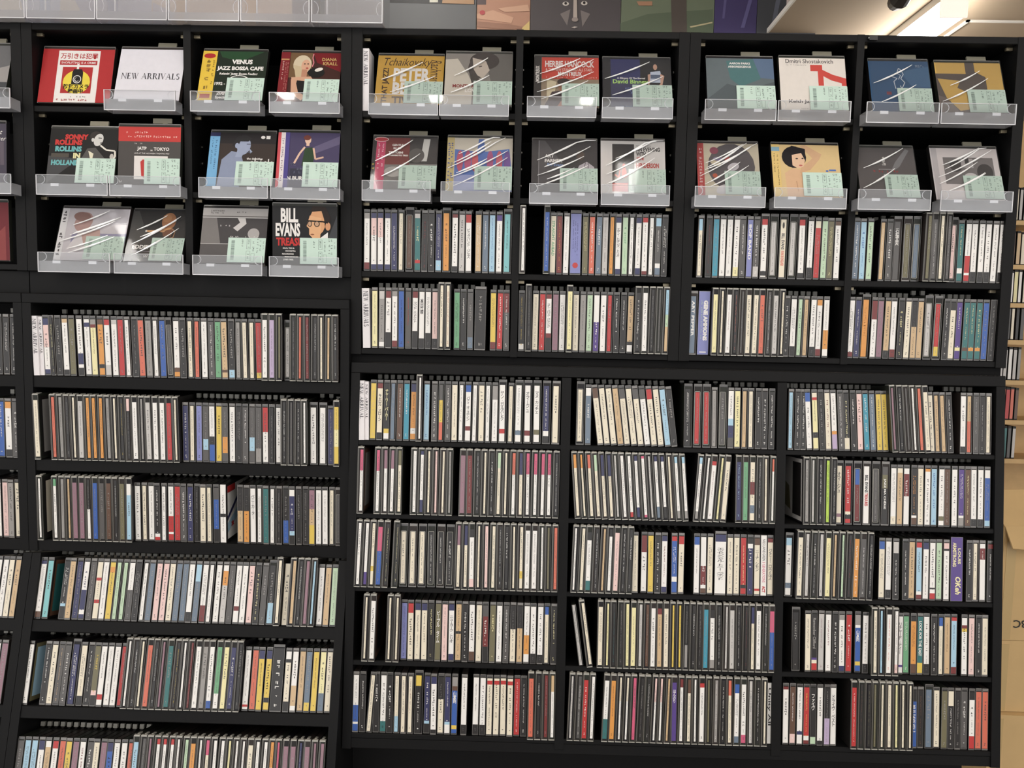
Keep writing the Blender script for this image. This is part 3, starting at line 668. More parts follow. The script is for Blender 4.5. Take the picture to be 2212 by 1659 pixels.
display('grey piano-keys style disc with a white hook shape', 429, 571, 561, 451, [
    ('p', (120, 116, 114), rect(0, 0, 1, 1)), ('p', (176, 172, 170), rect(0, .86, 1, 1)), ('p', (70, 67, 68), [(.22, .82), (1, .82), (1, .36), (.30, .36)]), ('p', (88, 84, 84), rect(0, 0, 1, .34)), ('l', (214, 212, 210), [(.0, .83), (1, .83)], .006), ('p', (196, 192, 190), [(.54, .82), (.66, .82), (.68, .72), (.55, .58), (.48, .64), (.58, .74)]), ('p', (168, 164, 162), ell(.80, .54, .09, .10)), ('s', (96, 92, 90), (.12, .89, .34, .97), dict(vertical=False, rows=2)), ('s', (96, 92, 90), (.52, .91, .72, .95), dict(vertical=False)),
    ('s', (206, 204, 200), (.28, .66, .46, .70), dict(vertical=False, fill=.4)), ('s', (206, 204, 200), (.34, .46, .98, .50), dict(vertical=False, fill=.3)), ('l', (190, 186, 184), [(0, .35), (.6, .35)], .005)], (417, 567), A3, stlabel='grey disc with white hook shape')
display('black portrait disc lettered in white and red condensed capitals', 589, 732, 569, 443, [
    ('p', (36, 36, 38), rect(0, 0, 1, 1)), ('p', (64, 66, 70), [(.86, .45), (1, .85), (1, .4)]), ('t', WH, 'BILL', (.13, .72, .40, .96), dict(bold=.04, fit='x')), ('t', WH, 'EVANS', (.05, .48, .43, .71), dict(bold=.04, fit='x')), ('t', (200, 52, 50), 'TREASURES', (.06, .32, .66, .46), dict(bold=.04, fit='x')),
    ('t', WH, 'SOLO, TRIO &', (.16, .265, .34, .295), dict(bold=.03)), ('t', WH, 'ORCHESTRA', (.20, .215, .36, .25), dict(bold=.03)), ('t', WH, 'RECORDINGS', (.15, .165, .33, .2), dict(bold=.03)), ('t', WH, 'FROM DENMARK', (.19, .115, .40, .15), dict(bold=.03)), ('t', WH, '(1965-1969)', (.16, .065, .33, .1), dict(bold=.03)),
    ('p', (214, 156, 110), ell(.70, .74, .13, .24, tilt=-6)), ('p', (222, 168, 122), [(.58, .84), (.53, .66), (.57, .62), (.57, .52), (.64, .44), (.74, .46), (.76, .8)]), ('p', (44, 34, 30), [(.58, .90), (.62, 1.0), (.82, .99), (.90, .82), (.88, .62), (.82, .60), (.80, .78), (.76, .92)]), ('p', (206, 146, 104), ell(.86, .66, .04, .07)), ('p', (224, 222, 218), [(.74, .46), (.86, .56), (.86, .36), (.78, .36)]), ('p', (150, 94, 66), ell(.62, .52, .03, .014)),
    ('l', (24, 22, 22), [(.54, .75), (.78, .74), (.86, .72)], .012), ('p', (40, 34, 32), ell(.58, .70, .035, .05)), ('p', (40, 34, 32), ell(.69, .70, .045, .05)), ('p', (190, 150, 118), ell(.58, .70, .026, .038)), ('p', (190, 150, 118), ell(.69, .70, .034, .038))], (582, 732), A3, stlabel='black condensed-capitals disc')
# middle case, row one
display('mustard disc with brown script and white block capitals', 808, 954, 229, 122, [
    ('p', (206, 158, 52), rect(0, 0, 1, 1)), ('t', (70, 44, 22), 'Tchaikovsky,', (.10, .74, .82, .95), dict(shear=.35, fit='x')), ('t', (70, 44, 22), 'Rachmaninov', (.80, .22, .96, .92), dict(shear=.35, rot=1, fit='x')), ('t', (66, 40, 20), 'THAT JAZZ!', (.09, .03, .20, .74), dict(rot=3, bold=.03, fit='x')),
    ('t', WH, 'PETER', (.25, .46, .80, .74), dict(bold=.04, fit='x')), ('t', WH, 'BEETS', (.25, .20, .80, .45), dict(bold=.04, fit='x')), ('t', (66, 40, 20), 'ALL', (.25, .02, .50, .16), dict(rot=2, bold=.04, fit='x'))], (796, 946), A1, wr=1, stlabel='mustard disc')
display('grey portrait disc of a bowed curly head', 958, 1105, 231, 117, [
    ('p', (140, 134, 128), rect(0, 0, 1, 1)), ('p', (104, 100, 96), [(.55, 1), (1, 1), (1, .3), (.7, .4)]), ('p', (206, 198, 184), [(0, 0), (0, .88), (.18, .9), (.34, .6), (.42, .4), (.4, 0)]), ('p', (64, 56, 54), ell(.58, .86, .22, .17)), ('p', (70, 62, 60), ell(.48, .72, .14, .2)), ('p', (196, 182, 168), [(.40, .92), (.60, .86), (.66, .68), (.56, .52), (.48, .58), (.42, .70)]), ('p', (64, 58, 54), [(.36, .62), (.46, .60), (.52, .48), (.40, .42)]), ('p', (74, 68, 64), ell(.52, .75, .03, .012, tilt=20)),
    ('t', (150, 44, 48), 'MONTY ALEXANDER', (.12, .33, .80, .41), dict(bold=.03)), ('t', WH, 'LOVE', (.30, .25, .50, .32), dict(bold=.03))], (949, 1099), A1, wr=1, stlabel='grey bowed head disc')
display('red-topped festival disc in shiny wrap', 1152, 1294, 234, 125, [
    ('p', (146, 126, 104), rect(0, 0, 1, 1)), ('p', (204, 62, 46), rect(.12, .56, 1, 1)), ('p', (44, 40, 40), rect(0, 0, .115, 1)), ('t', WH, 'HERBIE HANCOCK', (.17, .80, .93, .93), dict(bold=.03, fit='x')), ('t', (232, 206, 196), '& THE NEW STANDARD ALL STARS', (.18, .72, .90, .78), dict(bold=.01, fit='x')), ('t', WH, 'MONTREUX', (.37, .62, .74, .71), dict(bold=.03, fit='x')),
    ('s', (236, 200, 190), (.16, .575, .98, .61), dict(vertical=False, fill=.6)), ('t', WH, 'MONTREUX', (.025, .5, .085, .82), dict(rot=3, bold=.03, fit='x')), ('p', (206, 192, 160), [(.2, .55), (.35, .5), (.3, .1), (.2, .1)]), ('p', (70, 54, 58), [(.16, 0), (.28, .3), (.5, .34), (.6, 0)]), ('p', (160, 110, 84), ell(.46, .42, .09, .12)), ('p', (56, 42, 38), ell(.46, .50, .10, .07)), ('p', (190, 120, 90), [(.36, .0), (.42, .12), (.47, .08), (.47, 0)])], (1138, 1288), A1, wr=2, stlabel='red-topped festival disc')
display('navy disc with green lettering and a man in a pale tee', 1302, 1453, 236, 129, [
    ('p', (40, 40, 44), rect(0, 0, 1, 1)), ('p', (48, 52, 104), rect(.12, 0, .55, 1)), ('p', (60, 62, 96), [(.12, .5), (.3, .6), (.55, .45), (.55, 0), (.12, 0)]), ('t', WH, 'A Glimpse Of The Eternal', (.21, .575, .62, .63), dict(bold=.03, shear=.1)), ('t', (168, 214, 110), 'David Binney', (.15, .47, .66, .58), dict(bold=.03, fit='x')),
    ('s', (120, 150, 214), (.33, .28, .50, .42), dict(vertical=False, rows=3)), ('s', (120, 150, 214), (.27, .02, .5, .05), dict(vertical=False)), ('p', (196, 150, 128), ell(.77, .84, .03, .06)), ('p', (190, 200, 222), [(.68, .52), (.70, .74), (.84, .76), (.88, .52)]), ('p', (90, 104, 130), rect(.70, .60, .85, .68)), ('p', (206, 160, 138), [(.66, .68), (.70, .70), (.68, .46), (.73, .44), (.66, .42)]), ('p', (206, 160, 138), [(.84, .70), (.90, .66), (.86, .44), (.80, .44), (.84, .5)])], (1300, 1453), A1, wr=1, stlabel='navy disc with green lettering')
# middle case, row two
display('maroon trio disc with a pink side band', 798, 941, 404, 299, [
    ('p', (120, 116, 114), rect(0, 0, 1, 1)), ('p', (118, 48, 46), rect(.2, .48, .57, 1)), ('p', (60, 56, 56), [(.57, .5), (.57, 1), (1, 1), (1, .5)]), ('p', (206, 204, 200), [(.74, .55), (.78, .98), (.88, .98), (.84, .55)]), ('p', (90, 86, 84), ell(.68, .66, .12, .14)), ('t', WH, 'GENTLE', (.30, .83, .47, .88), dict(bold=.03)), ('t', WH, 'BLUES', (.32, .77, .44, .82), dict(bold=.03)), ('t', WH, 'TSUYOSHI', (.25, .685, .47, .735), dict(bold=.05)), ('t', WH, 'YAMAMOTO TRIO', (.25, .63, .55, .68), dict(bold=.05)),
    ('p', (170, 166, 162), ell(.34, .34, .14, .1)), ('p', (66, 60, 60), rect(.2, 0, .9, .16)), ('p', (44, 38, 40), rect(0, 0, .06, 1)), ('p', (206, 62, 104), rect(.06, 0, .2, 1)), ('p', (232, 214, 214), ell(.13, .96, .11, .045)), ('p', (190, 50, 60), ell(.13, .96, .10, .037)), ('s', WH, (.08, .36, .12, .88)), ('s', (250, 220, 230), (.14, .4, .18, .88)), ('s', (226, 196, 70), (.0, .2, .05, .5), dict(bold=1.6))], (782, 930), A2, wr=1, stlabel='maroon trio disc')
display('wrapped disc with red and blue bottle shapes', 962, 1105, 409, 299, [
    ('p', (206, 198, 182), rect(0, 0, 1, 1)), ('p', (84, 116, 190), [(.12, .3), (.12, .78), (.46, .74), (.48, .98), (.56, .98), (.58, .74), (.95, .8), (1, .3)])] + [('p', c, ell(x, .56, .05, .20)) for x, c in ((.2, (196, 84, 110)), (.32, (190, 84, 120)), (.43, (206, 90, 100)), (.66, (176, 84, 130)), (.8, (206, 96, 110)), (.92, (120, 84, 160)))] + [('p', (150, 160, 206), rect(.12, 0, 1, .3)), OBI((196, 178, 120), .11), ('s', (70, 90, 170), (.01, .15, .1, .9), dict(rows=2, bold=1.5))], (952, 1101), A2, wr=3, stlabel='red and blue bottle disc')
display('charcoal wrapped disc with a pale pleated sleeve', 1147, 1291, 410, 305, [
    ('p', (62, 58, 60), rect(0, 0, 1, 1)), ('p', (86, 82, 84), [(.1, 0), (.5, .5), (.2, 1), (.1, 1)]), ('p', (190, 182, 190), [(.66, .3), (.72, .52), (.84, .60), (.95, .5), (.96, .3)]), ('l', (120, 112, 122), [(.76, .32), (.82, .58)], .006), ('l', (120, 112, 122), [(.86, .32), (.86, .58)], .006), ('p', (90, 74, 66), ell(.74, .72, .06, .1)), ('t', WH, 'ART', (.20, .66, .34, .74), dict(bold=.05)), ('t', WH, 'FARMER', (.20, .57, .47, .65), dict(bold=.05)), ('t', (130, 160, 214), 'Bill Evans', (.24, .50, .48, .56), dict(bold=.02)), ('l', (150, 146, 150), [(.11, 0), (.11, 1)], .004)], (1143, 1291), A2, wr=3, stlabel='charcoal pleated sleeve disc')
display('white disc with red saxophone drawing on black', 1298, 1439, 411, 306, [
    ('p', (216, 212, 210), rect(0, 0, 1, 1)), ('p', (50, 46, 46), rect(.18, .04, .52, .94)), ('p', (200, 60, 50), rect(.18, .04, .42, .20)), ('l', (206, 72, 54), [(.22, .36), (.28, .30), (.30, .46)], .012), ('p', (206, 72, 54), ell(.36, .40, .04, .10)), ('p', (206, 72, 54), ell(.36, .52, .025, .05)), ('l', (206, 72, 54), [(.36, .3), (.44, .36), (.46, .3)], .012), ('t', (50, 46, 46), 'THE COMPLETE', (.55, .88, .78, .93)), ('t', (50, 46, 46), 'AN EVENING', (.55, .80, .92, .88), dict(bold=.03, fit='x')), ('t', (50, 46, 46), 'WITH', (.55, .71, .70, .79), dict(bold=.03, fit='x')), ('t', (200, 60, 50), 'JOE', (.55, .62, .67, .70), dict(bold=.03, fit='x')), ('t', (200, 60, 50), 'HENDERSON', (.55, .49, .90, .58), dict(bold=.03, fit='x'))], (1298, 1446), A2, wr=3, stlabel='white disc with red saxophone')
# right case
display('misty blue and teal landscape disc', 1529, 1677, 238, 127, [
    ('p', (98, 108, 112), rect(0, 0, 1, 1)), ('p', (78, 116, 118), [(.3, .95), (.75, 1), (.8, .6), (.5, .45), (.35, .6)]), ('p', (92, 112, 140), [(.7, 1), (1, 1), (1, .6), (.8, .62)]), ('p', (84, 92, 96), [(0, .2), (.3, .5), (.6, .4), (1, .55), (1, 0), (0, 0)]), ('t', WH, 'AARON PARKS', (.33, .88, .67, .92), dict(bold=.03)), ('t', WH, 'ARBORESCENCE', (.31, .815, .68, .855), dict(bold=.03))], (1522, 1676), A1, stlabel='misty blue disc')
display('white disc with a large red angular mark', 1688, 1833, 239, 127, [
    ('p', (222, 214, 206), rect(0, 0, 1, 1)), ('t', (70, 66, 66), 'Dmitri Shostakovich', (.10, .90, .82, .98), dict(bold=.01, fit='x')), ('s', (120, 116, 114), (.10, .85, .42, .88), dict(vertical=False)), ('p', (206, 74, 66), [(.47, .75), (.47, .87), (.65, .87), (.65, .78), (.80, .69), (1, .62), (1, .48), (.93, .48), (.93, .53), (.78, .58), (.66, .66), (.66, .48), (.58, .48), (.58, .75)]), ('t', (76, 72, 72), 'Keith Jarrett', (.12, .13, .62, .21), dict(bold=.03, fit='x')), ('s', (150, 146, 144), (.3, .03, .5, .06), dict(vertical=False))], (1680, 1837), A1, stlabel='white disc with red angular mark')
display('wrapped disc showing a large dark plate of fruit', 1500, 1645, 417, 311, [
    ('p', (206, 194, 170), rect(0, 0, 1, 1)), ('p', (92, 86, 90), ell(.55, .55, .38, .45)), ('p', (150, 70, 90), ell(.28, .86, .07, .07)), ('p', (196, 66, 60), ell(.49, .70, .045, .06)), ('p', (222, 206, 176), ell(.3, .62, .09, .05, tilt=-20)), ('p', (206, 200, 206), ell(.58, .55, .10, .07, tilt=30)), ('p', (196, 90, 60), ell(.28, .38, .04, .04)), ('p', (206, 200, 204), ell(.4, .12, .12, .08, tilt=30)), ('p', (140, 130, 160), ell(.34, .70, .08, .04)), OBI((190, 66, 66), .11), ('s', (236, 206, 200), (.02, .1, .09, .9))], (1500, 1653), A2, wr=3, stlabel='dark plate disc')
display('tan portrait disc of a woman with bobbed black hair', 1673, 1822, 417, 314, [
    ('p', (214, 184, 130), rect(0, 0, 1, 1)), ('p', (214, 172, 134), [(.20, 0), (.18, .45), (.30, .55), (.46, .5), (.56, .3), (.52, 0)]), ('p', (206, 164, 126), [(.42, .98), (.50, 1.0), (.74, .82), (.70, .72), (.56, .52), (.40, .45), (.42, .55), (.6, .74), (.5, .88)]), ('p', (36, 32, 36), ell(.33, .76, .18, .21)), ('p', (224, 184, 152), [(.30, .80), (.44, .84), (.49, .70), (.46, .58), (.38, .54), (.30, .60)]), ('p', (36, 32, 36), [(.24, .86), (.42, .86), (.5, .78), (.5, .92), (.3, .98)]), ('p', (44, 36, 38), ell(.37, .73, .02, .012)), ('p', (44, 36, 38), ell(.455, .735, .016, .012)), ('p', (190, 100, 90), ell(.42, .60, .026, .014)), ('l', (190, 146, 112), [(.36, .1), (.34, .3)], .006),
    ('p', (70, 110, 190), ell(.80, .50, .02, .016)), ('p', (70, 110, 190), rect(.83, .50, .93, .53)), OBI((222, 190, 116), .12), ('p', (130, 170, 190), rect(0, .87, .12, .95)), ('s', (90, 74, 50), (.02, .45, .05, .85)), ('s', (110, 94, 60), (.07, .2, .1, .8))], (1672, 1828), A2, stlabel='tan bobbed hair portrait disc')
display('plain blue disc with a white line drawing', 1886, 2018, 241, 133, [
    ('p', (46, 84, 124), rect(0, 0, 1, 1)), ('p', (64, 102, 140), [(.5, .8), (1, .9), (1, .5), (.7, .5)]), ('l', (206, 212, 220), [(.42, .46), (.40, .60), (.46, .66), (.36, .70), (.46, .76), (.50, .86), (.54, .82), (.57, .74), (.52, .66), (.58, .58), (.52, .46), (.50, .52)], .006), ('l', (206, 212, 220), [(.46, .76), (.52, .72), (.48, .64)], .005), ('p', (130, 60, 70), rect(.26, .34, .34, .40)), ('s', (190, 200, 210), (.78, .88, .92, .93), dict(vertical=False, rows=2))], (1871, 2028), A1, wr=1, stlabel='blue line drawing disc')
display('gold and grey cut-paper disc', 2033, 2178, 244, 137, [
    ('p', (92, 82, 78), rect(0, 0, 1, 1)), ('p', (206, 166, 84), rect(0, .78, .46, 1)), ('p', (206, 166, 84), [(.6, 1), (1, 1), (1, .45), (.75, .45), (.75, .72), (.6, .82)]), ('p', (206, 166, 84), [(.02, .68), (.36, .64), (.30, .50), (.5, .38), (.5, .1), (.3, .05), (.12, .3)]), ('p', (112, 100, 96), [(.0, .35), (.12, .3), (.3, .0), (0, 0)])], (2032, 2194), A1, wr=1, stlabel='gold cut-paper disc')
display('dark grey wrapped disc with small white characters', 1859, 1989, 424, 320, [
    ('p', (92, 86, 86), rect(0, 0, 1, 1)), ('p', (128, 126, 128), [(.55, .5), (.72, .62), (.92, .95), (.86, .98), (.66, .72)]), ('s', WH, (.42, .60, .50, .88), dict(bold=1.3)), ('s', (170, 52, 58), (.26, .50, .70, .56), dict(vertical=False, bold=1.4)), ('l', (190, 186, 186), [(.36, .57), (.62, .57)], .003)], (1853, 2010), A2, wr=1, stlabel='dark grey disc')
display('white disc framing a small monochrome photograph', 2024, 2172, 421, 322, [
    ('p', (216, 208, 208), rect(0, 0, 1, 1)), ('p', (190, 184, 186), rect(0, 0, .1, 1)), ('p', (120, 114, 114), rect(.18, .30, .92, .82)), ('p', (64, 60, 60), ell(.36, .66, .09, .12)), ('p', (64, 60, 60), ell(.78, .54, .12, .16)), ('p', (176, 170, 170), rect(.44, .62, .62, .8)), ('p', (206, 200, 200), ell(.56, .46, .09, .06)), ('p', (60, 56, 56), rect(.5, .70, .56, .8))], (2031, 2187), A2, wr=3, stlabel='white framed-photograph disc')
# neighbouring case at the left picture edge
display('grey disc cut off by the left edge, upper row', -120, 24, 205, 99, [('p', (104, 104, 106), rect(0, 0, 1, 1)), ('p', (150, 146, 144), [(.6, .5), (1, .62), (1, .3), (.6, .3)]), ('p', (70, 72, 76), rect(0, 0, 1, .3))], (-130, 24), A1, price=False, stlabel='grey disc at the left edge')
display('violet grey disc with white script cut off by the left edge', -120, 24, 375, 267, [('p', (74, 68, 82), rect(0, 0, 1, 1)), ('p', (98, 88, 100), rect(.7, .3, .8, .7)), ('p', (98, 88, 100), rect(.9, .3, .96, .7)), ('t', WH, 'het', (.80, .80, .94, .92), dict(shear=.4)), ('t', WH, 'aker', (.82, .70, 1.0, .80), dict(shear=.4))], (-130, 26), A2, price=False, stlabel='violet grey disc at the left edge')
display('dark red disc cut off by the left edge, lower row', -130, 22, 560, 430, [('p', (112, 44, 50), rect(0, 0, 1, 1)), ('p', (140, 66, 66), [(.7, .3), (.95, .6), (.95, 0), (.7, 0)])], None, A3, price=False, tab=False)

# clear stands standing on top of the left case
for k, (a, c, nm) in enumerate(((-100, 53, 'first'), (56, 205, 'second'), (208, 360, 'third'), (363, 516, 'fourth'), (519, 668, 'fifth'), (672, 826, 'sixth'))):
    x0 = at(a, 45, o=(0, -.02, 0)).x; x1 = at(c, 45, o=(0, -.02, 0)).x; w = x1 - x0
    r = empty('easel_stand', Matrix.Translation((x0, -.006, 2.0345)))
    b = MB(); b.box(0, w, -.0125, -.010, .001, .048, ACRL); b.build('front_lip', r)
    b = MB(); b.box(0, w, -.012, .06, .0, .003, ACRB); b.build('base_plate', r)
    b = MB(); b.box(0, w, -.0132, -.0125, .0, .016, ACRB); b.build('front_rail', r)
    e = MB(); e.box(0, w, -.0138, -.0125, 0, .0016, ACRE); e.box(0, .0014, -.0135, -.009, 0, .047, ACRE); e.box(w - .0014, w, -.0135, -.009, 0, .047, ACRE); e.box(0, w, -.0132, -.0100, .0472, .048, ACRE); e.build('edge_glint', r)
    b = MB(); b.tube([(w * .18, .01, .012), (w * .18, .012, .12)], .0018, ACRE, 6); b.tube([(w * .18 - .001, .008, .010), (w * .18 + .001, .010, .010)], .005, ACRE, 8); b.build('support_rod', r)
    for sx, sg in ((.003, 1), (w - .003, -1)):
        b = MB(); b.tube([(sx + sg * .010 * math.cos(t), -.009, .028 + .014 * math.sin(t)) for t in [math.radians(-80 + 20 * q) for q in range(9)]], .0006, ACRE, 5); b.build('finger_cutout', r)
    b = MB(); b.box(0.01, w - .01, .05, .0525, .003, .15, ACRL); b.build('back_plate', r)
    tag(r, 'empty clear easel stand on top of the case, %s from the left' % nm, 'easel stand', 'empty clear stands on top of the left case')
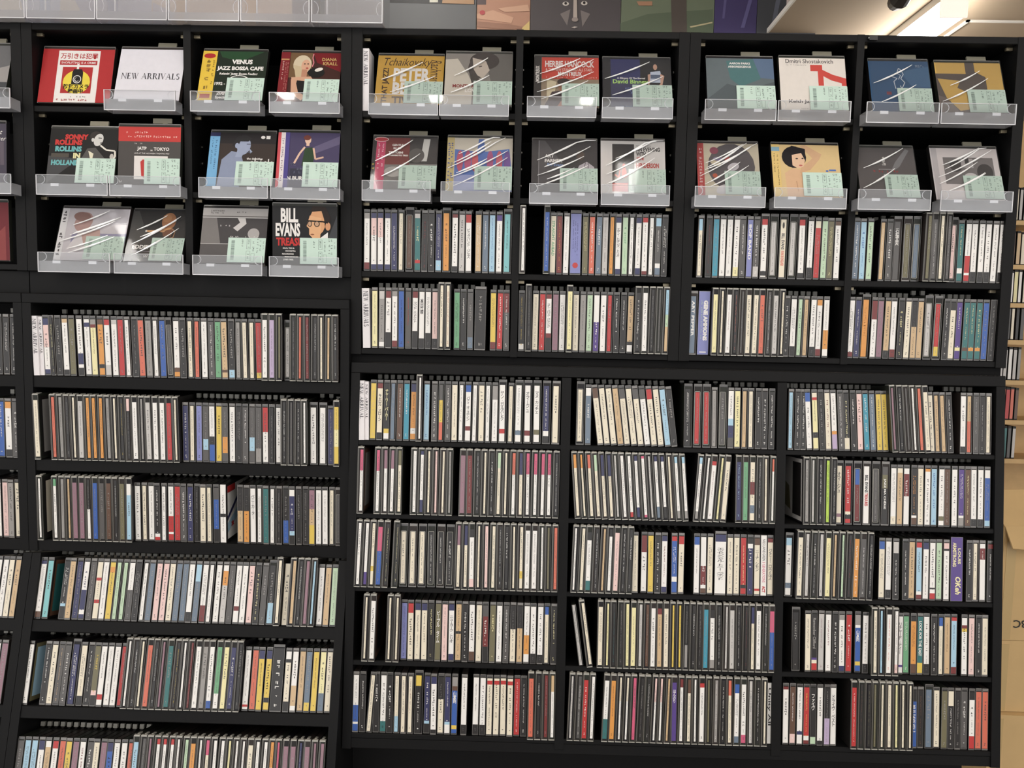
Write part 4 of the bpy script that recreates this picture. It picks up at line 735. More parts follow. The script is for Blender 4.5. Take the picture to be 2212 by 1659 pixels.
# ------------------------------------------------------------------ discs shelved spine-out
# One token per disc, left to right.  Prefix: * hard security case, | wide case, ! double-width box, # silver frame round the card,
# - card sleeve without tab, ' thin card, " broad card.  Then colour letters, each with its share of the spine height in per cent.
# %c colour of the lettering, ~ readable lettering, &xy cover colours where the side shows.  _n gap in tenths, {n lean to the left in degrees.
H1, H2, H3 = -.0, 0, 0
NEW1, NEW2 = 'NEW ARRIVAL', 'NEW ARRIVALS'
ROWS = [
 # frame, (px,py) of the row's first and last bottom corner, shelf height in the frame, place for the labels, tokens
 (FL, (77, 811), (735, 826), 1.3235, 'top shelf of left rack',
  '{1.8 @A N12p40W40N -\'K%y K T7W85K V _2 W62N20W6K W6N8W S9r6y X9O72K7O R10W72L L8W R \'W K o S \'W B #G {1 W84X8O K \'C \'o W G%W g T86X5T K86b \'S \'C \'C R90Y {0 *"W *"l \'*V #L *K \'*o *r *K%W \'*C \'*T *K%W'),
 (FL, (84, 991), (737, 1008), 1.149, 'second shelf of left rack',
  '{1 *"C&SK _15 *o *S *K *\'C *"L *O *O *O *S *\'C *K%Y *p20K *"W *\'S *"L *"W *"W~HAVANA *"R *\'C {0 N%W \'C v G60b20G W55K15B Y%K G55O30G W K G%W G55b25G G75S R45W \'K W *K%W *\'G *K%W *\'W |W~A |W N *"Y40y30Y'.replace('~HAVANA', '').replace('~A', '')),
 (FL, (90, 1167), (738, 1180), .9785, 'third shelf of left rack',
  '*\'W&CK _13 *g12W *S *\'T *"m *"m *K50W *"B *"G *"X *K%W *"V *"W20b W%K \'C W K88W6R%W \'W W55R30W4R R G%W N%W \'K C \'C G22B55K -W8W42K6W&FL _16 K42T K42O W~ベニーカーター \'W t \'W \'K K58B W12N65b8K%W K K m35T30Y W W \'C #G'),
 (FB, (74, 1338), (725, 1354), -.139, 'top shelf of the sloping left base',
  'N6W84X c&tX _15 K75b5K%W T N W50N35W8N%N G C28R5C34R6C W Y8O10Y \'h \'h W48G K \'W s p p C s s W84K b30s W72r \'W~ W W10O26L G W72r8W W p K%y G |K65b *C%K -C%K *T *K%W *m *\'b W T h'.replace('~ ', ' ')),
 (FB, (46, 1526), (713, 1541), -.307, 'middle shelf of the sloping left base',
  'W&bV _15 K%W C G%T G%W |N%W C86K K%W V76p8K%Y W82R9W W W R *\'W *K%W *\'C *"o *K%W *\'m *"t *K%Y *\'W *\'r *"W *"S *"W88B *"g76W *"y *"N%W *K W92R4W o N14Y78Y%K N14Y66K8Y%K !K%W W13K6C66K W58T34W T s86Y Y%X y70s C'),
 (FB, (22, 1742), (698, 1752), -.492, 'bottom shelf of the sloping left base',
  'G b b N15W W10T R12W o Y m W%r G%W C m N14B%K W W o *"b *G *\'m *R8W *R8W *R8W *\'W *h *"O *\'W *M22C *W *W *\'y *\'W *\'W *"C *W *W *O38C *\'M *"m *"m *\'N *"m *\'m *m'),
 # middle display case
 (FU, (785, 586), (1105, 592), 1.552, 'third shelf of middle case, left bay',
  'S10W78r N9p30W52N N9p34W48N N9W82N N18N%W \'C |#X L8t74R6t%y K%r K%W N82b%W |O%X r6W86K L R14W~ビッグバンド・ジャズ _4 T%W s%W b%B P10W |c%K'),
 (FU, (1120, 595), (1440, 597), 1.552, 'third shelf of middle case, right bay',
  '*W _26 *"B%W C%g~STRAIGHT_AHEAD r%O W !v%K V%y o%W s%W L \'O N9W82N~エディ・ヒギンズ・トリオ h%g \'W N9W80N%K R8W86r%K \'W b14G66W8s%W K%W'),
 (FU, (785, 754), (1100, 758), 1.394, 'fourth shelf of middle case, left bay',
  '@S y L14S78W r12W62K S9W80r B%K G%R r11W60K~ラウンド・ミッドナイト W84K~本田竹曠 W74K p84K *C%K *C%R _3 g%K K%W G80s !K _5 Y88r R%W r34G%W'),
 (FU, (1118, 760), (1440, 766), 1.394, 'fourth shelf of middle case, right bay',
  'K90W%Y *K C R%W r8W62r8K~ラテン・バロック・コレクション m W~SONGS *"y%K C S h%K W48P%W W \'R K%W K%W T82K6W *"K%W *"W%K *K *\'G *b40h20T'.replace('~SONGS', '')),
 # right display case
 (FU, (1502, 599.5), (1812, 603.5), 1.552, 'third shelf of right case, left bay',
  '\'b20C _3 K%r U W%K W%S W84y G%W v%W~金本麻里_BOP_BAND G82L%W |R10W80K8W%K |#L |C%o~BILL_EVANS |#L |R10W82K%K W82K C12R h V%y X7W'.replace('金本麻里_', '')),
 (FU, (1838, 606), (2165, 609), 1.552, 'third shelf of right case, right bay',
  's%W b%B h _9 \'T%W G%W |G%W~石橋文夫 |#V |#s *V *"G%W *C *G |#p t78W9t%y W56R30W4R W84K W84K W84K W W84K'),
 (FU, (1484, 767), (1786, 773), 1.394, 'fourth shelf of right case, left bay',
  '|s%W~ART_PEPPER -!v%W~GENE_AMMONS *"y *\'C *"W%r *K%o *\'G *"C%K *"C%K *"o *G%W *"L *\'C K%W W84K \'h \'T W84K O10W78r W54O34W'),
 (FU, (1826, 774), (2145, 780.6), 1.394, 'fourth shelf of right case, right bay',
  'W92r N%W |O%O r33W m T88K W86r K%y C K45T T |#L |#R82Y K%W K14C%K P80y6P%W t80X6t%y t80O6t%y t80O6t%y B -K'),
 # lower right rack, five shelves of three bays
 (FR, (776, 952), (1209, 959), -.150, 'first shelf of lower right rack, left bay',
  '@A2 Y%T r9C80K%K~キャロル・スローン K82Y8W%y~チャーリー・パーカー \'s X%W U%W N14O66W10O%K *\'W b%B _2 G%W \'G28Y40o G%W C%K \'W B12W62r8W%K~パティ・オースティン \'W C \'W S25W |W78R8W~ヤン・ガルバレク \'C |W80s8W |W80r9W~オマージュ |W78V9W~マヌ・カッチェ |N80W9K%W |\'C'),
 (FR, (1242, 961), (1672, 971), -.150, 'first shelf of lower right rack, middle bay',
  '|#C W14s%W _9 {7 X18C C C T G18C C G18C G18W R18C C b K {0 _7 |K%W |#R |#R \'S |#G W50b12N22G y%K \'T \'C K%W~OCTAVE K%W K%W'.replace('~OCTAVE', '')),
 (FR, (1700, 973.5), (2140, 982.5), -.150, 'first shelf of lower right rack, right bay',
  '\'b K%W K%W {3 B16W%K C8R5y58K10y K C%r W68O6l G%W K80C%y K%W p%X U%W s%W Y Y {4 *\'m *K%W *\'G *\'W *o *"C {3 C%K \'T \'T K%W {0 _8 W90K \'T45o G K \'C'),
 (FR, (772, 1110), (1206, 1117), -.300, 'second shelf of lower right rack, left bay',
  '*M34W&SX _14 *M34W *m30W *m30W *V24C _11 *W *N6W74N *\'C *\'p *\'C *\'S _8 *"m *"r *K%W *\'C *K%W *h25C *\'C *o35W *N35C *M34W *M34W *M34W *M34W *K%W'),
 (FR, (1240, 1121), (1670, 1132), -.300, 'second shelf of lower right rack, middle bay',
  '{4.5 *O22C *\'O22C *o22C *h26C *N34C *N34C *\'L *W *W92R *N8W76N *M4W92M *\'L *N8W74s *N8W74K *\'C *b10W78S *b10W78S _5 {-4 *b10W78S *\'W *"R7W%r *\'y *"C _13 {0 *"N%b *"g *"C34r22C18s14C *K%W *\'C *\'o20W'),
 (FR, (1728, 1137), (2143, 1142), -.300, 'second shelf of lower right rack, right bay',
  '*S&KL *\'L *K%W *e *K%W |C84m6C~オマージュ |R80C5K8R%W |#B30r |W%K~BILL_EVANS |#G |G14V24K%W~JAZZ_MA_CHÉRIE W86C~ロイヤル C8T W10r40W%W _2 K84W4X%O C O5W%K b%B W84V8W X r \'C W P82W4S%W X%y W88K W88K W14B76b _3'.replace(' r \'C W P', ' W P').replace('~ロイヤル', '')),
 (FR, (766, 1270), (1204, 1277), -.450, 'third shelf of lower right rack, left bay',
  '{-1.5 *W *W80P *C70Y8C *"M42B *K%y _4 *K%y {0 |#C |#C |#C |#K%W |#K%W |#K%W *m32C *N32C *"K14W72p *\'C *p *C%K *K%W *K%W *\'C *C72Y12C *"W%K *"W%K *\'W *\'V *o'),
 (FR, (1230, 1279), (1670, 1289), -.450, 'third shelf of lower right rack, middle bay',
  '{-1.5 *\'W *C *"K14W70t *K%W *\'T *K12W70W *"p *K%W *K%W {0 C _3 r30W Y K%W N9W82N%r _5 R8B64W9B%W R14C _13 B14W W52r34W6X%W C !N12W~エッセンシャル・トニー・ベネット C C R84K6R%y K10W8N%W X12C78R4C~ニーナ・シモン -W%M~NILS_LANDGREN r7C~ジミー・ロウルズ'),
 (FR, (1692, 1294), (2143, 1302), -.450, 'third shelf of lower right rack, right bay',
  '{-1 |b13W66s9W *"C *L *K%W *L *"y%K *\'T *\'h *K%r *"O%W *"G%W *K%W&SV _12 {0 B14C W86K L20K%W~BATISTE _4 K%W T R9b78W6r%K N12W%K W80K3W7R%K h p10K4W -!P%y~LOUIS_ARMSTRONG _4 K%W \'C W8r20W%W r8K%W'.replace('BATISTE', 'DAVID_BLATT').replace('~DAVID_BLATT', '')),
 (FR, (782, 1430), (1202, 1437), -.601, 'fourth shelf of lower right rack, left bay',
  '{-1 *\'C *"W%K&KX _15 *\'C *\'C {0 v%N R17C%K N12C N12C K%y V%W~ピープル・タイム p N11W78N~ニューヨーク・トリオ T48K5T K%W W84X C%V G20r54K%W V%y W%K G%W K42C K40T W52O34W W84K~T W86K \'B14C K%y'.replace('~T W86', ' W86')),
 (FR, (1250, 1445), (1668, 1451), -.601, 'fourth shelf of lower right rack, middle bay',
  '{8 -\'L _4 *C {0 _5 *"C *\'y *K%t *K *y%K *"y *L *X *"W%K *"r10T *"C *\'Y *\'Y *K64S *K%W *K *"U *"K14W72S *K%W *\'L *"L%K *K%W *K%r *N26C *"W%K *K%W *"M36B'),
 (FR, (1708, 1452), (2133, 1464), -.601, 'fourth shelf of lower right rack, right bay',
  '|K%S _5 C%K~キース W K78P4C6R~Remember_Clifford L%m W%r K%W S9W82N%K R~山下 _4 S18W5B60Y7B%W~山本剛 W86K *C *\'b *"W%o *W86p W86P4W~リチャード・ティー g%W K8O76X%X t82Y%W~LOOK_FOR_THE_EAST W84K K%W \'B15C T%X R6b82r%N _5 W13r6Y6W%K p K%W C'.replace('C%K~キース W', 'C%K').replace('R~山下', 'R%W')),
 (FR, (760, 1582), (1198, 1590), -.750, 'fifth shelf of lower right rack, left bay',
  'W54B30W4B K%W {-4 \'C {0 K%W W82t%K K%W \'C72b \'C \'C%r |\'Y18K%W N80b5K%W N12W82K%K K40C N80b5W%W S16X8B62Y7B%W~山本剛 _4 W84K _7 W84K W84K C4R7C%K C4R7C%K C4R7C%K C4R7C%K R%W~モダン・ジャズ K%W *"o *K%W *r *T26W'.replace('~モダン・ジャズ', '')),
 (FR, (1222, 1600), (1667, 1612), -.750, 'fifth shelf of lower right rack, middle bay',
  '{-1.5 *\'L *G%W *"R%W *W _10 *"W66t *"O%X *\'C38W *\'C38W *M *K *K%W *\'p38W *\'p38W *\'T {0 *"P%W~ほんのり *r13W *X22C *\'W *"R7W%K *\'V *S%W *K%W *o24C *"B15W74s%K *"W86M%K *L *K%W *\'C -W%K~Unity_All'),
 (FR, (1688, 1613), (2133, 1625), -.750, 'fifth shelf of lower right rack, right bay',
  'r5W%K X84p%W W78N6W%K R86W8r%Y K88h%W~ファイヴ W94K K54l W%K~ドライヴ・ベスト _16 *"R%W *K%X *K%V *\'V *\'C *C *\'y *\'C *\'C K20B78B%W~MILES_DAVIS_VOL.2 K%X |s C V C26K%W K%S G%W K14W64R%K o o'),
 # neighbour at the left picture edge
 (FL, (-20, 800), (38, 803), 1.3235, 'top shelf at left picture edge', 'K%W K%W K%W K%W'),
 (FL, (-20, 984), (45, 986), 1.149, 'second shelf at left picture edge', 'C B%W O12W76K G%W'),
 (FL, (-20, 1165), (49, 1166), .9785, 'third shelf at left picture edge', 'K W p S C'),
 (FB, (-35, 1332), (33, 1334), -.139, 'top sloping shelf at left picture edge', 'W W86R W C T'),
 (FB, (-60, 1518), (3, 1520), -.307, 'middle sloping shelf at left picture edge', 'W m W m'),
]

UNIT = ['first', 'second', 'third', 'fourth', 'fifth', 'sixth', 'seventh', 'eighth', 'ninth', 'tenth', 'eleventh', 'twelfth', 'thirteenth', 'fourteenth', 'fifteenth', 'sixteenth', 'seventeenth', 'eighteenth', 'nineteenth']
CARDN = ['one', 'two', 'three', 'four', 'five', 'six', 'seven', 'eight', 'nine']
def ordinal(n):
    if n < 20: return UNIT[n - 1]
    t, u = divmod(n, 10); b = {2: 'twent', 3: 'thirt', 4: 'fort', 5: 'fift'}[t]
    return b + 'ieth' if not u else b + 'y-' + UNIT[u - 1]

TOK = re.compile(r"^([*|!#'\"\-]*)((?:[A-Za-z]\d*)+)(?:%([A-Za-z]))?(?:~([^&]+))?(?:&(\w\w))?$")
CJK = re.compile('[\u3000-\u9fff]')
_cache = {}
def case_mb(kind, w, h, variant):
    key = ('case', kind, round(w, 4), h, variant)
    if key in _cache: return _cache[key]
    b = MB(); x = w / 2
    if kind == '*':      # hard security case: rim with refracted light as colour, bevelled top, dark inside
        m = TRAY[variant % 4]
        b.box(-x, x, .0012, .150, .0008, h - .0015, m)
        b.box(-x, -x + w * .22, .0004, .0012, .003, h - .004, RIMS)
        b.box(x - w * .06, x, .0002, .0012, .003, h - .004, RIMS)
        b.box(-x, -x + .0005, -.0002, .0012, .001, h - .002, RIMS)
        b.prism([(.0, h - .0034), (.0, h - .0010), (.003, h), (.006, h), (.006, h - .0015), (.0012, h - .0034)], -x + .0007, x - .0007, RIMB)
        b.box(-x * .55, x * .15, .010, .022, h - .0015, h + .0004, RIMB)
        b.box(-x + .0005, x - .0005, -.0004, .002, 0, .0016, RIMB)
    else:
        m = TRAY[variant % 4]; c = CAP[variant % 3]
        b.box(-x, x, .0012, .142, 0, h, m)
        b.box(-x, x, .0002, .0012, h - .0052, h - .0008, c)
        b.box(-x, -x + .0006, -.0002, .0012, .001, h - .001, RIB)
        b.box(x - .0005, x, -.0002, .0012, .001, h - .001, RIB)
        b.box(-x, x, .0, .0014, h - .0010, h, RIB)
        b.box(-x, x, .0004, .0012, 0, .0026, c)
    _cache[key] = b
    return b
def tab_mb(h):
    key = ('tab', h)
    if key not in _cache:
        b = MB(); b.box(-.0043, .0043, .066, .072, h + .0035, h + .0125, TABM); b.box(-.0026, .0026, .067, .071, h - .002, h + .0035, TRAY[0]); _cache[key] = b
    return _cache[key]
def card_mb(segs, x0, x1, z0, z1, frame):
    key = ('card', tuple(segs), round(x0, 4), round(x1, 4), round(z0, 4), round(z1, 4), frame)
    if key in _cache: return _cache[key]
    b = MB(); zz = z1; H = z1 - z0
    for c, f in segs:
        zn = zz - H * f
        b.add([(x0, .0, zn), (x1, .0, zn), (x1, .0, zz), (x0, .0, zz), (x0, .0009, zn), (x1, .0009, zn), (x1, .0009, zz), (x0, .0009, zz)],
              [(0, 1, 2, 3), (1, 5, 6, 2), (4, 0, 3, 7), (3, 2, 6, 7), (0, 4, 5, 1)], ink(c)); zz = zn
    if frame:
        t = .0008; e = .0009
        for q in ((x0 - e - t, x0 - e, z0 - e, z1 + e), (x1 + e, x1 + e + t, z0 - e, z1 + e), (x0 - e, x1 + e, z0 - e - t, z0 - e), (x0 - e, x1 + e, z1 + e, z1 + e + t)):
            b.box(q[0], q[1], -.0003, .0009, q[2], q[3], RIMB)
    _cache[key] = b
    return b
def print_mb(kind, col, x0, x1, z0, z1):
    """several patterns of unreadably small spine print"""
    key = ('print', kind, col, round(x0, 4), round(x1, 4), round(z0, 4), round(z1, 4))
    if key in _cache: return _cache[key]
    rn = random.Random(kind * 7 + 1); b = MB(); m = ink(col); w = x1 - x0; H = z1 - z0
    f = lambda v: z1 - H * v
    inset = (.30, .24, .34, .18)[kind % 4]
    a = .05 + .1 * rn.random(); e = a + .35 + .3 * rn.random()
    scribble(b, (x0 + w * inset, f(min(e, .75)), x1 - w * inset, f(a)), m, -.0002, rn, rows=2 if kind % 5 == 3 else 1, fill=.9)
    if kind % 3 != 1: scribble(b, (x0 + w * .36, f(.78 + .1 * rn.random()), x1 - w * .36, f(min(e, .72) + .04)), m, -.0002, rn, fill=.9)
    scribble(b, (x0 + w * .28, f(.955), x1 - w * .28, f(.90)), m, -.0002, rn, rows=1, fill=1)
    _cache[key] = b
    return b
def text_mb(s, col, x0, x1, z0, z1, span):
    b = MB(); w = x1 - x0; H = z1 - z0; s = s.replace('_', ' ')
    if CJK.search(s):
        L = min(span * H, len(s) * w * .80)
        s2 = s.replace('ー', '|').replace('・', '·')
        put_text(b, s2, (x0 + w * .16, z1 - H * .12 - L, x1 - w * .16, z1 - H * .12), ink(col), -.0002, stack=True, bold=.012, fit='x')
    else:
        put_text(b, s, (x0 + w * .22, z1 - H * (.08 + span), x1 - w * .22, z1 - H * .08), ink(col), -.0002, rot=1, bold=.025, fit='x')
    return b

SIDE = {}
def side_art(code, sgn, w, h):
    """cover or back card seen where the next disc is missing"""
    b = MB(); x = sgn * (w / 2 + .0004)
    P = lambda y0, z0, y1, z1: [(x, y0, z0), (x, y1, z0), (x, y1, z1), (x, y0, z1)]
    if code == 'FL':
        b.poly(P(.008, .006, .138, h - .006), ink('W')); x += sgn * .0002
        b.poly([(x, .008, .045), (x, .10, .105), (x, .10, .115), (x, .008, .055)], ink('N')); b.poly(P(.008, h - .02, .05, h - .006), ink('R'))
        b.poly([(x, .008, .04), (x, .138, .095), (x, .138, .075), (x, .008, .02)], ink('b'))
        for cy, cz in ((.034, .034), (.066, .048), (.098, .06)):
            st = []
            for k in range(12):
                a = math.radians(90 + 30 * k); r_ = .010 if k % 2 == 0 else .0045
                st.append((x + sgn * .0002, cy + r_ * math.cos(a), cz + r_ * math.sin(a)))
            b.poly(st, ink('R'))
    else:
        b.poly(P(.006, .005, .140, h - .006), ink(code[1])); x += sgn * .0002
        b.poly(P(.012, .014, .060, h - .014), ink(code[0]))
        x += sgn * .0002; b.poly([(x, .07, .02), (x, .12, .03), (x, .11, .08), (x, .08, .07)], ink('V' if code[1] != 'V' else 'X'))
    return b

discs = []      # every spine-out disc before it is built
rr = random.Random(21)
for fr, (xa, ya), (xb, yb), zs, place, toks in ROWS:
    items = []
    lean = 0.0
    for t in toks.split():
        if t[0] == '{': lean = float(t[1:]); continue
        if t[0] == '_': items.append(('gap', int(t[1:]) / 10.0)); continue
        if t[0] == '@': items.append(('card', t, 1.5 if t in ('@A', '@A2') else 1.25)); continue
        m = TOK.match(t)
        if not m: raise ValueError('bad token ' + t)
        pre, seg, tc, txt, sd = m.groups()
        wt = 1.93 if '!' in pre else 1.38 if '|' in pre else 1.02 if '*' in pre else .72 if pre == "-'" else 1.0
        items.append(('cd', pre, seg, tc, txt, sd, wt, lean))
    tot = sum(i[1] if i[0] == 'gap' else i[2] if i[0] == 'card' else i[6] for i in items)
    u0 = fr.loc(xa, ya, .008).x; u1 = fr.loc(xb, yb, .008).x
    pitch = (u1 - u0) / tot; x = u0; n = 0
    for it in items:
        if it[0] == 'gap': x += it[1] * pitch; continue
        if it[0] == 'card':
            w = it[2] * pitch; b = MB(); hh = .1225
            nm = NEW2 if it[1] == '@S' else NEW1
            o = empty('divider_card', fr.mx @ Matrix.Translation((x + w / 2, .002, zs + .0004)) @ Matrix.Rotation(math.radians(-1.5), 4, 'Y'))
            paper = mat('divider_paper', (232, 228, 230), .6)
            cw = w * .54 if it[1] != '@S' else w * .86
            b = MB(); b.box(-w * .47, -w * .47 + cw, 0, .13, 0, hh, paper); b.build('card_sleeve', o)
            b = MB(); put_text(b, nm, (-w * .47 + cw * .2, hh * .36, -w * .47 + cw * .85, hh * .955), mat('divider_ink', (38, 38, 44), .6), -.0003, rot=1, serif=True, fit='x'); b.build('card_lettering', o)
            if cw < w * .6:
                b = MB(); b.box(-w * .47 + cw + .0003, w * .47, .004, .13, 0, hh - .002, paper); b.build('card_sleeve', o)
                b = MB(); put_text(b, nm, (-w * .47 + cw * 1.15, hh * .36, -w * .47 + cw * 1.55, hh * .94), mat('divider_ink', (38, 38, 44), .6), .0037, rot=1, serif=True, fit='x'); b.build('card_lettering', o)
            tag(o, {'@A': 'pair of white NEW ARRIVAL divider cards on the left rack', '@S': 'white NEW ARRIVALS divider card on the middle display case', '@A2': 'pair of white NEW ARRIVAL divider cards on lower right rack'}[it[1]], 'divider card', 'NEW ARRIVAL divider cards')
            x += w; continue
        _, pre, seg, tc, txt, sd, wt, ln = it
        n += 1; w = wt * pitch
        segs = [(c, int(v) / 100.0 if v else None) for c, v in re.findall(r'([A-Za-z])(\d*)', seg)]
        known = sum(v for c, v in segs if v); rest = [k for k, (c, v) in enumerate(segs) if v is None]
        if rest: segs = [(c, v if v is not None else max(.02, 1 - known) / len(rest)) for c, v in segs]
        else: s_ = known; segs = [(c, v / s_) for c, v in segs]
        discs.append(dict(fr=fr, x=x + w / 2, w=w, pitch=pitch, zs=zs, pre=pre, segs=segs, tc=tc, txt=txt, sd=sd, lean=ln + rr.uniform(-.35, .35), n=n, place=place, seed=len(discs)))
        x += w

# front card of the middle case's top shelf
for cx, cy, zz in ((790, 232, U_Z[0]),):
    P = at(cx, cy, o=(0, .004, 0)); o = empty('divider_card', Matrix.Translation((P.x, .004, zz + .0005)))
    b = MB(); b.box(-.0062, .0062, 0, .05, 0, .122, mat('divider_paper', (232, 228, 230), .6)); b.build('card_sleeve', o)
    b = MB(); put_text(b, NEW1, (-.0042, .050, .0036, .117), mat('divider_ink', (38, 38, 44), .6), -.0003, rot=1, serif=True, fit='x'); b.build('card_lettering', o)
    tag(o, 'white NEW ARRIVAL divider card beside the mustard disc', 'divider card', 'NEW ARRIVAL divider cards')

for d in discs:      # what each one measures in the picture decides which are built singly
    keeper = '*' in d['pre']
    d['keeper'] = keeper
    d['h'] = .1375 if keeper else (.1305 if '|' in d['pre'] or '!' in d['pre'] else .1245)
    d['dep'] = -.006 if keeper else rr.uniform(.004, .008)
    P = d['fr'].mx @ Vector((d['x'], 0, d['zs']))
    Q = d['fr'].mx @ Vector((d['x'], 0, d['zs'] + d['h']))
    p, q = proj(P), proj(Q)
    vis = max(0, min(IH, p[1]) - max(0, q[1])) if 0 < p[0] < IW else 0
    d['area'] = vis * d['w'] / (P - CAM_POS).length
    d['one'] = False
for kp in (True, False):
    lst = sorted([d for d in discs if d['keeper'] == kp], key=lambda d: -d['area'])
    for d in lst[:300]: d['one'] = True

rest_mb = MB()
CASE_N = {}
for d in discs:
    w, h, pre = d['w'], d['h'], d['pre']; keeper = d['keeper']
    rn = random.Random(d['seed'] * 13 + 5)
    cw = w * (.91 if keeper else .90 if '-' in pre else .85)
    var = rn.randrange(4)
    c0 = case_mb('*' if keeper else 'n', cw, h, var)
    if keeper:
        k = .26 if "'" in pre else .66 if '"' in pre else .42
        off = (.50 - .5 * k) if '"' in pre else rn.uniform(.34, .60 - k * .3)
        sx0 = -cw / 2 + cw * max(.2, off); sx1 = min(sx0 + cw * k, cw / 2 - cw * .05)
        z0, z1 = .006, h - (.014 if '"' in pre else .007)
    else:
        k = .58 if "'" in pre else .98 if '-' in pre else .86
        if '|' in pre: k = .66
        if '!' in pre: k = .96
        if '#' in pre: k = .50
        o_ = -.06 if "'" in pre or '|' in pre else 0
        sx0 = -cw * k / 2 + cw * o_; sx1 = cw * k / 2 + cw * o_
        z0, z1 = (.0035, h - (.0072 if not ('|' in pre) else .011))
        if '#' in pre: z0, z1 = .008, h - .017
        if '-' in pre: z0, z1 = .001, h - .001
    c1 = card_mb(d['segs'], sx0, sx1, z0, z1, '#' in pre)
    dom = max(d['segs'], key=lambda s: s[1])[0]
    tcol = d['tc'] or ('S' if dark(dom) else 'G')
    zt = z1; H = z1 - z0
    if len(d['segs']) > 1 and d['segs'][0][1] < .34: zt = z1 - H * d['segs'][0][1]
    zb = z0 + (H * d['segs'][-1][1] if len(d['segs']) > 2 and d['segs'][-1][1] < .4 else 0)
    if d['txt']:
        d['txt'] = d['txt'].strip()
        c2 = text_mb(d['txt'], tcol, sx0, sx1, zb, zt, .62 if len(d['txt']) > 7 else .45)
        if '!' in pre and 'LOUIS' in d['txt']:
            c2 = MB(); ww = sx1 - sx0
            for s, a, e_, f0, f1 in (('LOUIS', .60, .84, .17, .42), ('ARMSTRONG', .14, .46, .08, .46), ('OKeh', .38, .86, .62, .90)):
                put_text(c2, s, (sx0 + ww * a, z1 - H * f1, sx0 + ww * e_, z1 - H * f0), ink('y'), -.0002, rot=1, bold=.03, shear=.2 if s == 'OKeh' else 0, fit='x')
        if 'GENE' in d['txt']:
            c2 = MB(); ww = sx1 - sx0
            put_text(c2, 'GENE AMMONS', (sx0 + ww * .45, z1 - H * .78, sx0 + ww * .85, z1 - H * .14), ink('W'), -.0002, rot=1, bold=.06, fit='x')
            scribble(c2, (sx0 + ww * .2, z1 - H * .76, sx0 + ww * .38, z1 - H * .14), ink('h'), -.0002, rn, fill=.95); c2.poly([(sx0 + ww * .2, -.0002, z0 + H * .03), (sx0 + ww * .8, -.0002, z0 + H * .03), (sx0 + ww * .8, -.0002, z0 + H * .045), (sx0 + ww * .2, -.0002, z0 + H * .045)], ink('W'))
        if 'BILL_EVANS' in d['txt']:
            c2 = MB(); ww = sx1 - sx0; tr = 'right case' in d['place']
            put_text(c2, 'BILL EVANS', (sx0 + ww * .2, z1 - H * (.52 if tr else .46), sx0 + ww * .8, z1 - H * (.24 if tr else .15)), ink('G' if tr else 'K'), -.0002, rot=1, bold=.04, fit='x')
            put_text(c2, 'EVANS IN ENGLAND' if tr else 'TREASURES', (sx0 + ww * .2, z1 - H * (.80 if tr else .70), sx0 + ww * .8, z1 - H * (.54 if tr else .47)), ink('o' if tr else 'R'), -.0002, rot=1, bold=.04, fit='x')
            if tr: c2.poly([(u, -.0002, v) for u, v in [(sx0 + ww * (.5 + .2 * math.cos(a)), z1 - H * (.10 + .055 * math.sin(a))) for a in [q * math.pi / 6 for q in range(12)]]][::-1], ink('K'))
        if 'LANDGREN' in d['txt']:
            c2 = MB(); put_text(c2, 'NILS LANDGREN', (sx0 + (sx1 - sx0) * .3, z1 - H * .42, sx0 + (sx1 - sx0) * .75, z1 - H * .06), ink('G'), -.0002, rot=1, bold=.01, fit='x')
            put_text(c2, '3 GENERATIONS', (sx0 + (sx1 - sx0) * .3, z1 - H * .78, sx0 + (sx1 - sx0) * .75, z1 - H * .44), ink('M'), -.0002, rot=1, bold=.01, fit='x')
            put_text(c2, 'ACT', (sx0 + (sx1 - sx0) * .25, z1 - H * .95, sx0 + (sx1 - sx0) * .8, z1 - H * .84), ink('R'), -.0002, rot=1, bold=.05, fit='x')
    else:
        c2 = print_mb(rn.randrange(23), tcol, sx0, sx1, zb, zt)
    if '!' in pre and d['segs'][0][0] == 'v' and not d['txt']:
        c2 = MB(); ww = sx1 - sx0
        for k_ in range(3): scribble(c2, (sx0 + ww * (.2 + .2 * k_), z1 - H * (.60 + .05 * k_), sx0 + ww * (.34 + .2 * k_), z1 - H * (.10 + .03 * k_)), ink('N'), -.0002, rn, fill=.9)
        c2.poly([(sx0 + ww * (.5 + .27 * math.cos(a)), -.0002, z0 + ww * (.75 + .27 * math.sin(a))) for a in [q * math.pi / 8 for q in range(16)]], ink('R'))
    c3 = None
    if not keeper and '-' not in pre: c3 = tab_mb(h)
    lean = math.radians(d['lean']); sgn = 1 if lean < 0 else -1
    piv = Matrix.Translation((sgn * cw / 2 * -1, 0, 0))
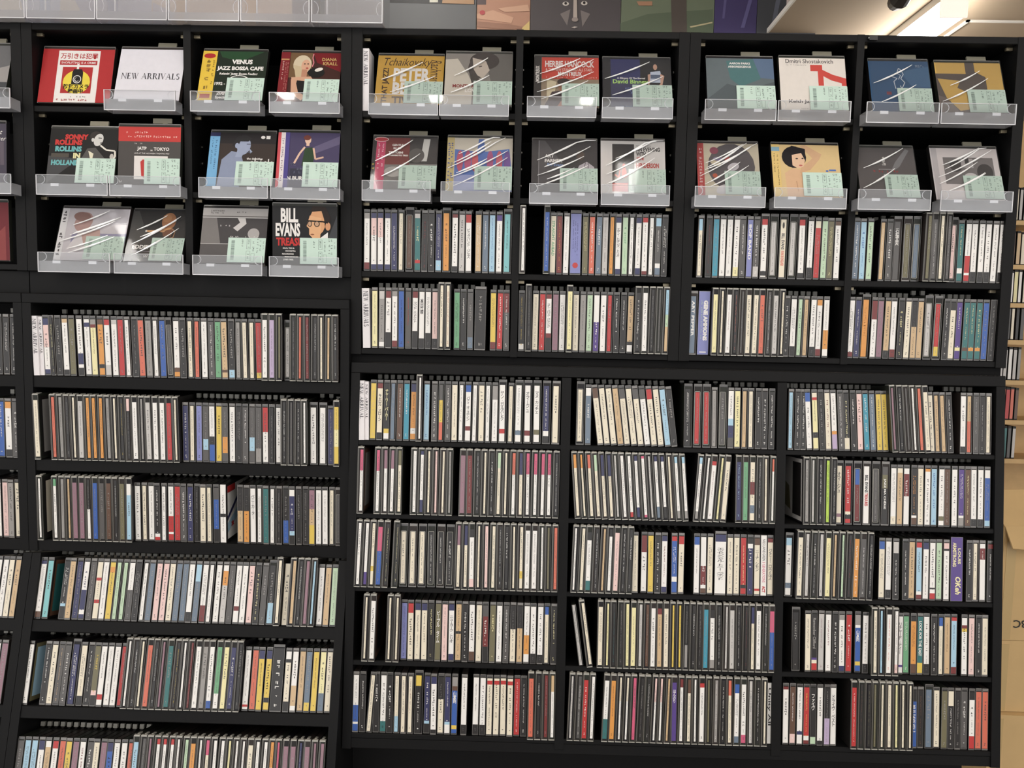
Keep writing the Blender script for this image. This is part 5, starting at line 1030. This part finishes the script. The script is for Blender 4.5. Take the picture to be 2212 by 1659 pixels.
    mx = d['fr'].mx @ Matrix.Translation((d['x'], d['dep'], d['zs'] + .0005)) @ piv.inverted() @ Matrix.Rotation(-lean, 4, 'Y') @ piv
    sart = None
    if d['sd']: sart = side_art(d['sd'], 1 if d['x'] < .3 else -1, cw, h)
    if not d['one']:
        for q in (c0, c1, c2, c3, sart):
            if q: rest_mb.join(q, mx)
        continue
    nm = 'security_case' if keeper else 'compact_disc'
    root = c0.build(nm, None, mx)
    cardo = c1.build('spine_card', root); so = c2.build('spine_print', cardo)
    if d['txt'] or '!' in pre: so['kind'] = 'stuff'
    if c3: c3.build('security_tab', root)
    if sart: sart.build('side_cover', root)
    cols = []
    for c, f in d['segs']:
        if f > .12 and NAMES[c] not in cols: cols.append(NAMES[c])
    cols = cols or [NAMES[dom]]
    cname = ' and '.join(cols[:2])
    what = 'security case with %s strip' % cname if keeper else ('wide %s CD' % cname if '|' in pre else 'extra thick %s CD box' % cname if '!' in pre else '%s CD spine' % cname)
    tag(root, '%s, %s from left, %s' % (what, ordinal(d['n']), d['place']), 'security case' if keeper else 'CD', ('security-cased discs on the ' if keeper else 'CDs on the ') + d['place'])
    if len(root['label'].split()) > 16:
        what = what.replace('security case with ' + cname + ' strip', cols[0] + ' strip keeper').replace(cname, cols[0])
        root['label'] = '%s, %s from left, %s' % (what, ordinal(d['n']), d['place'])
if rest_mb.v:
    ro = rest_mb.build('packed_discs')
    tag(ro, 'remaining CDs packed tightly between the others along the racks', 'CDs', kind='stuff')
print('DISCS', len(discs), 'keepers', sum(d['keeper'] for d in discs), 'single', sum(d['one'] for d in discs), 'long labels', sum(len(o['label'].split()) > 16 for o in COL.objects if 'label' in o))

P = at(1885, 83, o=(0, -.001, 0)); clip = empty('binder_clip', Matrix.Translation((P.x, 0, P.z)))
b = MB(); b.box(-.008, .008, -.006, -.0002, -.0045, .0045, mat('clip_black', (22, 22, 22), .4)); b.build('clip_body', clip)
b = MB(); b.tube([(-.010, -.004, 0), (-.0082, -.004, 0)], .002, SOCK, 8); b.build('rivet', clip)
tag(clip, 'small black clip on the top board of the right display case', 'clip')
